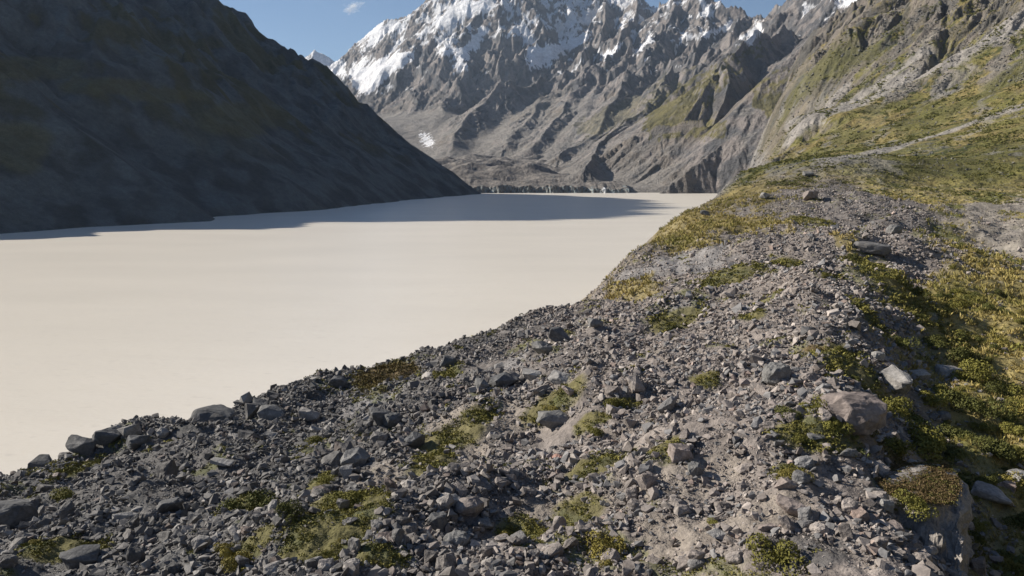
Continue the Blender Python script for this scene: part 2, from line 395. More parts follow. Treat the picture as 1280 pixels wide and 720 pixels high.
# rubble bands across the grass below the scree
band = sstep(.25, .55, fbm(b_ / 60, a_ / 150, 4, 91) + .3 * n2) * sstep(260, 150, Zh)
cc = mix(cc, np.array((.19, .18, .165)), band * .7)
wallc = mix(np.broadcast_to(np.array((.185, .175, .167)), c.shape), np.array((.115, .112, .11)), sstep(-.2, .4, n2 + .4 * fbm(X / 5, Y / 60, 3, 92)))
cc = mix(cc, wallc, WALL)
cc = mix(cc, c, near)
me = np_mesh('hillside', np.stack([X, Y, Zh], -1).reshape(-1, 3), grid_faces(*X.shape, wrap=True), cc.reshape(-1, 3), True)
HG = dict(th=th2[:int(900 * Q)], r=r2, z=Zh, c=cc, veg=vegm * (1 - WALL))
link('hillside', me, M_hill, kind='structure', label='grassy valley side with long grey scree streaks')

# --- shaded mountain on the left shore
def PL(u, v): return P(u, v, CAMZ / float(ray_t(v)))[:2]
FOOT = [(-1500, -900), (-900, 250), (-640, 600)] + [PL(*p) for p in [(0,293),(120,284),(255,276),(270,270.5),(400,262),(520,249.5),(600,242.5)]] + [(-130, 2900), (-420, 3600)]
def left_h(x, y):
    wx = x + fbm(x / 160, y / 160, 3, 21) * 16; wy = y + fbm(x / 160, y / 160, 3, 22) * 16
    d, s, ii, tt = seg_dist(wx, wy, FOOT); d = np.where(s > 0, d, -d)
    z = .72 * d + 14 * sstep(80, 400, d) * fbm(x / 260, y / 260, 3, 23) * 3
    cap = 330 + 1200 * sstep(880, 2050, y) + 120 * fbm(x / 300, y / 300, 3, 24)
    z = -np.logaddexp(-z / 60, -cap / 60) * 60
    over = np.maximum(0, y - 2580 - .12 * np.maximum(0, -x - 100)); z = z - over * 1.15
    return z
r3 = np.exp(np.linspace(math.log(480), math.log(3900), int(560 * Q)))
th3 = angles(-62, -1, int(620 * Q), False)
th3 = np.concatenate([np.radians(np.arange(-150, -63, 2.)), th3])
X, Y = polar(th3, r3)
Z = chunked(left_h, X, Y)
gx, gy = polar_grad(Z, th3, r3); gx = blur(gx, 5); gy = blur(gy, 5); gl = np.hypot(gx, gy) + 1e-6; q = np.minimum(1, gl * 2) / gl
wx = X + fbm(X / 200, Y / 200, 3, 25) * 40; wy = Y + fbm(X / 200, Y / 200, 3, 26) * 40
am = sstep(10, 420, Z)
Z = Z + (4 + 25 * am) * sstep(5, 60, Z) * erosion(wx / 230, wy / 230, gx * q, gy * q, 6, 27, 1., .5) + am * sstep(300, 650, Z) * 20 * (ridged(wx / 190, wy / 190, 5, 28, .42) - .9)
Z = np.maximum(Z, -8)
gx, gy = polar_grad(Z, th3, r3); SL = np.hypot(gx, gy)
n1 = fbm(X / 60, Y / 60, 5, 29); n2 = fbm(X / 320, Y / 320, 4, 30)
U, V_, D_ = project(X, Y, Z)
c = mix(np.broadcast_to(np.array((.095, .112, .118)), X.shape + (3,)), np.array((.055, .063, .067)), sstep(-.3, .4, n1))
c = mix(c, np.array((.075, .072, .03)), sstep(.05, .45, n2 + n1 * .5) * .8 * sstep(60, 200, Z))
def blob(us, vs, ru, rv): return sstep(1.3, .5, ((U - us) / ru) ** 2 + ((V_ - vs) / rv) ** 2 + n1 * .5)
for b in [(40, 85, 80, 16), (130, 108, 60, 12), (300, 150, 50, 22), (20, 185, 45, 35), (210, 120, 50, 10)]:
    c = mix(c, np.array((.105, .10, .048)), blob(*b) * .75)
c = mix(c, np.array((.7, .7, .71)), sstep(.35, .5, n1 + n2 * .3) * sstep(560, 640, Z) * (Y > 2100) * .6)
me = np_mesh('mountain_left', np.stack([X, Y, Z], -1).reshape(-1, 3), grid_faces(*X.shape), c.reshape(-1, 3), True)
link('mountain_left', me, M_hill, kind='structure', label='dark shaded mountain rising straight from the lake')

# --- the high massif at the head of the valley
R_ = lambda pts, kl, kr, w=12.: ([P(*p) for p in pts], kl, kr, w)
RIDGES = [
 R_([(392,64,9900),(405,68,9900),(420,78,9800),(432,80,9600)], .8, .8),
 R_([(428,80,9300),(447,60,9200),(458,46,9100),(470,33,9000),(482,27,8950),(505,26,8900),(522,17,8800),(540,-2,8700),(570,-30,8600),(620,-80,8500),(700,-45,8300),(760,-14,8000),(800,-3,7600),(812,12,7450),(822,17,7350),(832,8,7200),(850,-8,7000),(880,-6,6800),(893,6,6700),(905,14,6500),(930,16,6400),(958,23,6200)], .95, .95),
 R_([(960,26,6200),(985,12,5600),(1010,-10,5200),(1060,-50,4800),(1200,-150,4400)], .8, .8),
 R_([(1060,-50,4800),(1075,-10,4200),(1050,20,3700),(1030,45,3300),(1010,60,3100)], .8, .8),
 R_([(1010,-10,5200),(1005,20,4600),(990,45,4200),(980,62,3900)], .8, .8),
 R_([(458,46,9100),(446,85,8300),(455,112,7600)], .9, 1.1),
 R_([(482,27,8950),(478,60,8300),(470,98,7600),(478,130,7000)], .9, 1.1),
 R_([(540,-2,8700),(528,30,8100),(505,62,7600),(500,95,7100),(495,140,6500)], .9, 1.1),
 R_([(580,-40,8600),(552,40,7700),(545,70,7200),(528,105,6700),(512,150,6100),(530,178,5500)], .9, 1.1),
 R_([(620,-80,8500),(618,-10,7900),(612,22,7500),(596,62,7000),(575,90,6600),(556,120,6100),(545,165,5400)], .95, 1.2),
 R_([(660,-60,8400),(655,10,7700),(640,45,7200),(615,75,6700)], .95, 1.15),
 R_([(700,-45,8300),(690,10,7700),(676,42,7200),(655,60,6900)], .95, 1.15),
 R_([(760,-14,8000),(752,20,7500),(750,50,7000),(724,78,6500),(700,92,6200),(660,102,5900),(620,108,5700),(596,132,5400),(578,160,5000),(566,184,4600)], .85, 1.0),
 R_([(724,78,6500),(684,118,5600),(650,150,5000),(630,178,4600)], .8, 1.0),
 R_([(800,-3,7600),(790,30,7000),(762,62,6400),(735,90,5800),(705,125,5200),(680,160,4700),(660,185,4400)], .85, 1.0),
 R_([(762,62,6400),(750,105,5600),(722,150,4900),(700,180,4400)], .8, 1.),
 R_([(850,-8,7000),(835,30,6500),(806,62,5900),(780,98,5300),(755,135,4700),(735,170,4200),(705,198,3800)], .85, 1.0),
 R_([(893,6,6700),(880,45,6000),(856,75,5300),(826,105,4700),(792,140,4200),(766,172,3700),(745,197,3300),(728,218,2950)], .85, 1.05),
 R_([(930,16,6400),(922,40,5800),(905,55,5400),(880,75,5000)], .9, 1.),
 R_([(1010,-10,5200),(985,30,4500),(968,46,4000),(950,46,3900),(925,60,3750),(905,76,3600),(884,98,3450),(866,122,3350),(835,150,3300),(812,166,3250),(792,172,3250)], .75, 1.15, 6.),
 R_([(905,76,3600),(903,100,3400),(895,130,3250),(880,156,3120)], .9, 1.3, 6.),
 R_([(790,172,3300),(815,164,3220),(850,160,3150),(885,160,3080),(912,166,3000)], .95, .72, 8.),
 R_([(826,243,2530),(838,232,2570),(855,216,2630),(876,200,2700),(905,180,2800),(930,165,2900),(955,148,3050),(1000,110,3300),(1060,60,3500)], .8, 1.1, 4.),
]
def far_base(x, y):
    wx = x + fbm(x / 700, y / 700, 3, 101) * 45; wy = y + fbm(x / 700, y / 700, 3, 102) * 60
    h = np.full(x.shape, -1e9)
    for pts, kl, kr, w in RIDGES:
        for (a, b) in zip(pts[:-1], pts[1:]):
            ex, ey = b[0] - a[0], b[1] - a[1]; L2 = ex * ex + ey * ey
            t = np.clip(((wx - a[0]) * ex + (wy - a[1]) * ey) / L2, 0, 1)
            qx = wx - a[0] - t * ex; qy = wy - a[1] - t * ey; d = np.sqrt(qx * qx + qy * qy + w * w) - w
            k = np.where(ex * (wy - a[1]) - ey * (wx - a[0]) > 0, kl, kr)
            # travel is from the summit down towards us, so 'left of travel' is the picture's right
            h = np.maximum(h, a[2] + (b[2] - a[2]) * t - (kr + kl - k) * d)
    return h
r4 = np.exp(np.linspace(math.log(2480), math.log(10600), int(700 * Q)))
th4 = angles(-19, 34, int(1050 * Q), False)
X, Y = polar(th4, r4)
H = chunked(far_base, X, Y)
FL = 6 + np.maximum(0, Y - 2700) * .07 - sstep(2740, 2640, Y) * 30
ap = np.maximum(0, Y - 4450 + 1.1 * np.clip(X - 60, 0, 700) + fbm(X / 400, Y / 400, 3, 130) * 150); FL = FL + .21 * ap - .21 * np.maximum(0, ap - 1300)
k = 48.
Hs = np.logaddexp(H / k, FL / k) * k
Hs = np.where(Y < 3000, np.maximum(H, FL) * (1 - sstep(2600, 3000, Y)) + Hs * sstep(2600, 3000, Y), Hs)
Hb = blur(Hs, 70); wb = .62 * sstep(1500, 900, Hs) * sstep(3500, 4100, Y); Hs = Hs * (1 - wb) + Hb * wb
gx, gy = polar_grad(Hs, th4, r4); gx = blur(gx, 6); gy = blur(gy, 6); gl = np.hypot(gx, gy) + 1e-6; q = np.minimum(1, gl * 1.6) / gl
above = Hs - FL
am = sstep(20, 420, above) * (1 - .93 * sstep(9350, 9550, Y)); lo = sstep(3, 90, above)
wx = X + fbm(X / 300, Y / 300, 4, 103) * 60; wy = Y + fbm(X / 300, Y / 300, 4, 104) * 60
sc_h = np.clip(Y / 6500, .4, 1.1)
ER = erosion(wx / 520, wy / 520, gx * q, gy * q, 7, 105, 1., .47)
Z = Hs + (6 * lo + 44 * am * sc_h) * ER
hi = sstep(120, 650, Z)
rough_ = (1 - .55 * sstep(7800, 9000, Y)) * (1 - .62 * sstep(900, 1500, Hs))
Z = Z + rough_ * (12 * lo * sc_h + 58 * am * hi * sc_h) * (ridged(wx / 420, wy / 420, 6, 106, .43) - .95) + am * hi * 7 * fbm(X / 24, Y / 24, 3, 107)
# small tight runnels on the eroded walls near the lake
wl = sstep(5, 60, above) * (1 - sstep(230, 330, Z)) * sstep(4400, 3600, Y)
Z = Z + lo * sstep(3200, 4200, Y) * (1 - rough_ * 0) * 13 * sc_h * (ridged(wx / 85, wy / 85, 4, 133, .5) - .8) * sstep(.35, .7, gl)
Z = Z + wl * 5 * erosion(X / 60, Y / 60, gx * q, gy * q, 3, 108, 1., .55)
snow_polys = [
 [(537,31),(548,18),(565,8),(585,-2),(616,-4),(612,14),(592,17),(575,23),(557,31),(545,35)],
 [(614,29),(607,40),(600,53),(592,61),(586,72),(581,84),(570,91),(567,76),(573,62),(583,56),(590,44),(602,32)],
 [(543,60),(572,57),(572,68),(555,71)],
 [(520,60),(513,74),(498,86),(484,98),(468,110),(452,119),(441,108),(438,96),(453,84),(470,75),(492,66)],
 [(434,97),(440,86),(452,72),(468,70),(456,80),(447,92)], [(450,64),(460,42),(472,32),(486,26),(510,25),(503,38),(482,44),(470,54),(458,64)], [(518,44),(536,33),(541,38),(526,48)],
 [(737,38),(735,47),(722,56),(710,64),(700,70),(690,78),(672,86),(663,85),(658,76),(656,67),(663,57),(673,60),(690,56),(705,53),(720,45)],
 [(626,45),(650,31),(651,37),(635,47)], [(657,29),(673,17),(672,25),(662,32)],
 [(845,44),(860,40),(880,41),(897,36),(905,27),(922,27),(915,35),(895,42),(885,48),(870,45),(850,51)],
 [(924,46),(940,40),(945,27),(958,29),(950,41),(935,54)], [(790,66),(815,40),(818,46),(797,68)], [(748,70),(775,55),(778,60),(755,74)], [(524,166),(535,168),(545,180),(540,186),(528,178)],
 [(380,60),(400,60),(431,76),(434,100),(415,90),(395,84)], [(765,30),(790,14),(792,20),(772,36)], [(1040,0),(1070,-10),(1075,4),(1045,10)]]
U, V_, D_ = project(X, Y, Z)
sm = np.zeros(X.shape)
for g in snow_polys[:12]: sm = np.maximum(sm, inpoly(U, V_, g))
sm = sm * (Y > 5200); smb = blur(sm, 14); Zs_ = blur(Z, 22)
Z = Z * (1 - smb * .8) + (Zs_ + 30) * smb * .8
gx, gy = polar_grad(Z, th4, r4); SL = np.hypot(gx, gy)
U, V_, D_ = project(X, Y, Z)
n1 = fbm(X / 90, Y / 90, 5, 109); n2 = fbm(X / 420, Y / 420, 4, 110); n4 = fbm(X / 30, Y / 30, 3, 111)
c = mix(np.broadcast_to(np.array((.225, .20, .187)), X.shape + (3,)), np.array((.105, .104, .108)), sstep(-.35, .35, n1 + n2 * .5))
c = mix(c, np.array((.21, .175, .135)), sstep(0, .5, n2) * .5 * sstep(900, 500, Z))
c = mix(c, np.array((.235, .218, .20)), sstep(.85, .55, SL + n4 * .12) * sstep(850, 450, Z) * .85)     # scree aprons
gpoly = [[(800,163),(815,125),(870,95),(905,76),(950,46),(962,52),(958,66),(925,90),(905,120),(893,145),(880,158)], [(810,158),(905,150),(915,172),(880,172),(812,172)], [(930,110),(1010,70),(1060,60),(1060,110),(960,150)],
         [(720,155),(800,115),(850,80),(880,75),(850,110),(790,150),(740,175)]]
gm = np.zeros(X.shape)
uw = U + n1 * 12; vw = V_ + n4 * 6
for i, g in enumerate(gpoly): gm = np.maximum(gm, inpoly(uw, vw, g) * (.9 if i < 3 else .45))
c = mix(c, mix(np.broadcast_to(np.array((.145, .128, .045)), c.shape), np.array((.10, .09, .035)), sstep(-.2, .3, n1)), gm * sstep(1.5, 1., SL) * (Y < 5200))
sm = np.zeros(X.shape)
uw = U + n4 * 5 + n1 * 4; vw = V_ + n1 * 5 - n4 * 4
for g in snow_polys: sm = np.maximum(sm, inpoly(uw, vw, g))
dust = sstep(.05, .22, n4 * .25 + n1 * .7 + n2 * .5 + sstep(800, 1900, Z + n2 * 250) * .85 - .70 - .22 * (SL - .8) + .25 * (ER < -.1))
sm = np.maximum(sm, dust * .85 * (Z > 800)) 
c = mix(c, np.array((.80, .80, .82)), sm)
me = np_mesh('mountain_far', np.stack([X, Y, Z], -1).reshape(-1, 3), grid_faces(*X.shape), c.reshape(-1, 3), True)
link('mountain_far', me, M_mount, kind='structure', label='snow streaked rock massif at the head of the valley')

# --- debris covered glacier with its ice cliff
nx, ny = int(420 * Q), int(260 * Q)
gxs = np.linspace(-420, 420, nx); gys = np.concatenate([[2640, 2643, 2646, 2649, 2652, 2655], 2658 + (np.linspace(0, 1, ny) ** 1.5) * 1900])
X, Y = np.meshgrid(gxs, gys)
front = fbm(X / 60, X * 0 + 3, 4, 121) * 22 + 14 * np.sin(X / 120)
t_ = np.minimum(1, (Y - 2640) / 15.)
Yw = Y + front * (1 - sstep(2700, 3000, Y))
cliff = 24 + (9 * fbm(X / 55, X * 0 + 7, 4, 122) - 10 * sstep(200, 380, X)) * (1 - sstep(2660, 2740, Y))
Z = cliff * sstep(0, 1, t_) + sstep(2660, 3100, Y) * (10 + (Y - 2660) * .055) + 42 * np.exp(-((X + 170) / 230) ** 2) * sstep(2760, 3400, Y) 
Z = Z + sstep(2655, 2760, Y) * (fbm(X / 210, Y / 170, 3, 123, .35) + .1) * (13 + 30 * sstep(2760, 3300, Y)) + sstep(0, 1, t_) * fbm(X / 14, Y / 14, 3, 124) * 1.3
Yw = Yw + fbm(X / 9, Z / 7, 3, 125) * 7 * (t_ < 1.0)
Z[0] = -6
n1 = fbm(X / 25, Y / 25, 4, 126); n2 = fbm(X / 7, Z / 9, 3, 127)
c = mix(np.broadcast_to(np.array((.20, .18, .162)), X.shape + (3,)), np.array((.12, .112, .106)), sstep(-.3, .3, n1))
c = mix(c, np.array((.22, .26, .27)), np.clip((t_ < 1.) * sstep(-.35, .25, n2) * .85 + sstep(.4, .6, n1 + n2 * .2 - sstep(2660, 2800, Y) * .4) * .6, 0, 1))
c = mix(c, np.array((.7, .72, .74)), sstep(10, 4, np.abs(X - 332 + n2 * 8)) * (Y < 2675) * .9)
gv = np.stack([X, Yw, Z], -1); K = 7
def strip(nm, lo_, hi_):
    return np_mesh(nm, gv[lo_:hi_].reshape(-1, 3), grid_faces(hi_ - lo_, gv.shape[1]), c[lo_:hi_].reshape(-1, 3), True)
gl_o = link('glacier', strip('glacier', K - 1, gv.shape[0]), M_hill, label='rubble covered glacier tongue ending in a grey blue ice cliff at the lake', category='glacier')
link('ice_cliff', strip('ice_cliff', 0, K), M_hill, parent=gl_o, label='grey blue ice cliff streaked with dirt')

# ------------------------------------------------------------------ lake
m, nt, b = new_mat('silty_water'); N = nt.nodes; L = nt.links
b.inputs['Base Color'].default_value = (.66, .612, .535, 1); b.inputs['Roughness'].default_value = .33; b.inputs['Specular IOR Level'].default_value = .35
tc = N.new('ShaderNodeTexCoord'); mp = N.new('ShaderNodeMapping'); mp.inputs['Scale'].default_value = (.35, .9, 1); mp.inputs['Rotation'].default_value = (0, 0, .35); L.new(tc.outputs['Object'], mp.inputs[0])
prev = None
for s, st_, di in ((.12, .3, .9), (1.1, .5, .16)):
    nz = N.new('ShaderNodeTexNoise'); nz.inputs['Scale'].default_value = s; nz.inputs['Detail'].default_value = 6; L.new(mp.outputs[0], nz.inputs[0])
    bp = N.new('ShaderNodeBump'); bp.inputs['Strength'].default_value = st_; bp.inputs['Distance'].default_value = di; L.new(nz.outputs['Fac'], bp.inputs['Height'])
    if prev: L.new(prev, bp.inputs['Normal'])
    prev = bp.outputs[0]
L.new(prev, b.inputs['Normal'])
nz = N.new('ShaderNodeTexNoise'); nz.inputs['Scale'].default_value = .02; nz.inputs['Detail'].default_value = 5; L.new(mp.outputs[0], nz.inputs[0])
mr = N.new('ShaderNodeMapRange'); mr.inputs['To Min'].default_value = .9; mr.inputs['To Max'].default_value = 1.1; L.new(nz.outputs['Fac'], mr.inputs['Value'])
vm = N.new('ShaderNodeVectorMath'); vm.operation = 'SCALE'; vm.inputs[0].default_value = (.66, .612, .535); n5 = N.new('ShaderNodeTexNoise'); n5.inputs['Scale'].default_value = .55; n5.inputs['Detail'].default_value = 3; L.new(mp.outputs[0], n5.inputs[0])
m5 = N.new('ShaderNodeMapRange'); m5.inputs['From Min'].default_value = .62; m5.inputs['From Max'].default_value = .74; m5.inputs['To Min'].default_value = 1; m5.inputs['To Max'].default_value = .86; L.new(n5.outputs['Fac'], m5.inputs['Value'])
mm = N.new('ShaderNodeMath'); mm.operation = 'MULTIPLY'; L.new(mr.outputs[0], mm.inputs[0]); L.new(m5.outputs[0], mm.inputs[1])
L.new(mm.outputs[0], vm.inputs['Scale']); L.new(vm.outputs[0], b.inputs['Base Color'])
wv = np.array([(-16000, -14000, 0), (16000, -14000, 0), (16000, 18000, 0), (-16000, 18000, 0)], float)
link('water', np_mesh('water', wv, np.array([[0, 1, 2, 3]])), m, kind='structure', label='flat pale silty glacial lake')
print('T terrain', time.time() - T0)

# ------------------------------------------------------------------ stones
def hull_mesh(pts):
    bm = bmesh.new()
    for p in pts: bm.verts.new(p)
    r = bmesh.ops.convex_hull(bm, input=bm.verts)
    bmesh.ops.delete(bm, geom=[v for v in bm.verts if not v.link_faces], context='VERTS')
    bmesh.ops.triangulate(bm, faces=bm.faces)
    return bm
def stone_points(rng, n, box, rnd):
    p = rng.uniform(-1, 1, (n, 3)) if n < 60 else rng.normal(0, 1, (n, 3)); L = np.abs(p).max(1)[:, None]; p = p / L            # on a cube
    p = p * (1 - rnd) + p / np.linalg.norm(p, axis=1)[:, None] * rnd * 1.15
    return p * np.array(box) * rng.uniform(.86, 1, (n, 1))
small = []
for i in range(36):
    rng = np.random.default_rng(100 + i)
    box = (1, rng.uniform(.55, .95), rng.uniform(.32, .8))
    bm = hull_mesh(stone_points(rng, int(rng.integers(9, 15)), box, rng.uniform(0, .5)))
    bm.verts.ensure_lookup_table()
    small.append((np.array([v.co for v in bm.verts]), np.array([[v.index for v in f.verts] for f in bm.faces]))); bm.free()
def rots(n, rng, tilt):
    yaw = rng.uniform(0, 2 * math.pi, n); a = rng.normal(0, tilt, n); b = rng.normal(0, tilt, n)
    cy, sy, ca, sa, cb, sb = np.cos(yaw), np.sin(yaw), np.cos(a), np.sin(a), np.cos(b), np.sin(b)
    Rz = np.zeros((n, 3, 3)); Rz[:, 0, 0] = cy; Rz[:, 0, 1] = -sy; Rz[:, 1, 0] = sy; Rz[:, 1, 1] = cy; Rz[:, 2, 2] = 1
    Rx = np.zeros((n, 3, 3)); Rx[:, 0, 0] = 1; Rx[:, 1, 1] = ca; Rx[:, 1, 2] = -sa; Rx[:, 2, 1] = sa; Rx[:, 2, 2] = ca
    Ry = np.zeros((n, 3, 3)); Ry[:, 1, 1] = 1; Ry[:, 0, 0] = cb; Ry[:, 0, 2] = sb; Ry[:, 2, 0] = -sb; Ry[:, 2, 2] = cb
    return Rz @ Rx @ Ry
def stone_color(x, y, rng, n3):
    pink = sstep(-21, 11, x - .06 * y + n3 * 8)
    n = len(x)
    pale = rng.uniform(0, 1, n)
    dark = mix(np.broadcast_to(np.array((.122, .117, .114)), (n, 3)), np.array((.25, .238, .226)), sstep(.55, 1, pale))
    lite = mix(np.broadcast_to(np.array((.222, .194, .178)), (n, 3)), np.array((.35, .31, .282)), sstep(.45, 1, pale))
    lite = mix(lite, np.array((.18, .178, .18)), (rng.uniform(0, 1, n) < .25) * .9)
    c = mix(dark, lite, np.clip(pink + rng.normal(0, .15, n), 0, 1))
    red = (rng.uniform(0, 1, n) < .05)[:, None]
    c = np.where(red, c * np.array((1.07, .95, .90)), c)
    return c * rng.uniform(.78, 1.22, (n, 1)), pink
def scatter(n, dmin, dmax, a0, a1, pxmin, pxmax, rng, expo=2.1):
    """equal numbers per bit of picture: distance log-uniform, size a power law"""
    d = np.exp(rng.uniform(math.log(dmin), math.log(dmax), n)); a = np.radians(rng.uniform(a0, a1, n))
    u = rng.uniform(0, 1, n); k = expo - 1
    px = (pxmin ** -k - u * (pxmin ** -k - pxmax ** -k)) ** (-1 / k)
    return d * np.sin(a), d * np.cos(a), px
rng = np.random.default_rng(5)
NS = int(900000 * float(os.environ.get('RK', '1')))
x, y, px = scatter(NS, 17, 520, -44, 42, 1.4, 30, rng, 2.6)
Zs = zones(x, y)
d_e, s_e, _, _ = seg_dist(x, y, EDGE); d_e = np.where(s_e > 0, d_e, -d_e)
rr = np.hypot(x, y)
clump = fbm(x / 7, y / 7, 3, 140); clump2 = fbm(x / 25, y / 25, 3, 141)
dens = .82 + .8 * clump + .35 * clump2
dens = np.where((d_e > -9) & (rr < 200), dens + .5, dens)
vegall = np.clip(Zs['g'] * .96 + Zs['b'] * .97 + Zs['y'] * .8 + Zs['spots'] * .3, 0, 1)
dens = dens * (1 - vegall) * (1 - .35 * Zs['s']) * (1 - Zs['pan'] * .35)
dens = dens * (1 - Zs['right'] * .93 * (1 - Zs['pan'])) * (1 - Zs['m'] * .45)
dens = dens * (1 - Zs['lee'] * .88)
dens = np.where(d_e > 3, dens * .5, dens)
size = px / F * rr                                             # metres across
small_only = np.clip(Zs['s'] + Zs['d'] * 1.2 + Zs['m'] * 1.3 + Zs['pan'] * 1.3, 0, 1)
size = size * (1 - .45 * small_only)
cap = .85 + 1.2 * (rng.uniform(0, 1, NS) < .08)
keep = (rng.uniform(0, 1, NS) < dens) & (d_e < 25) & (size < cap)
x, y, size, rr = x[keep], y[keep], size[keep], rr[keep]; n3k = Zs['n3'][keep]
z = chunked(ground_h, x, y)
inb = (z > -1)
x, y, size, rr, n3k, z = x[inb], y[inb], size[inb], rr[inb], n3k[inb], z[inb]
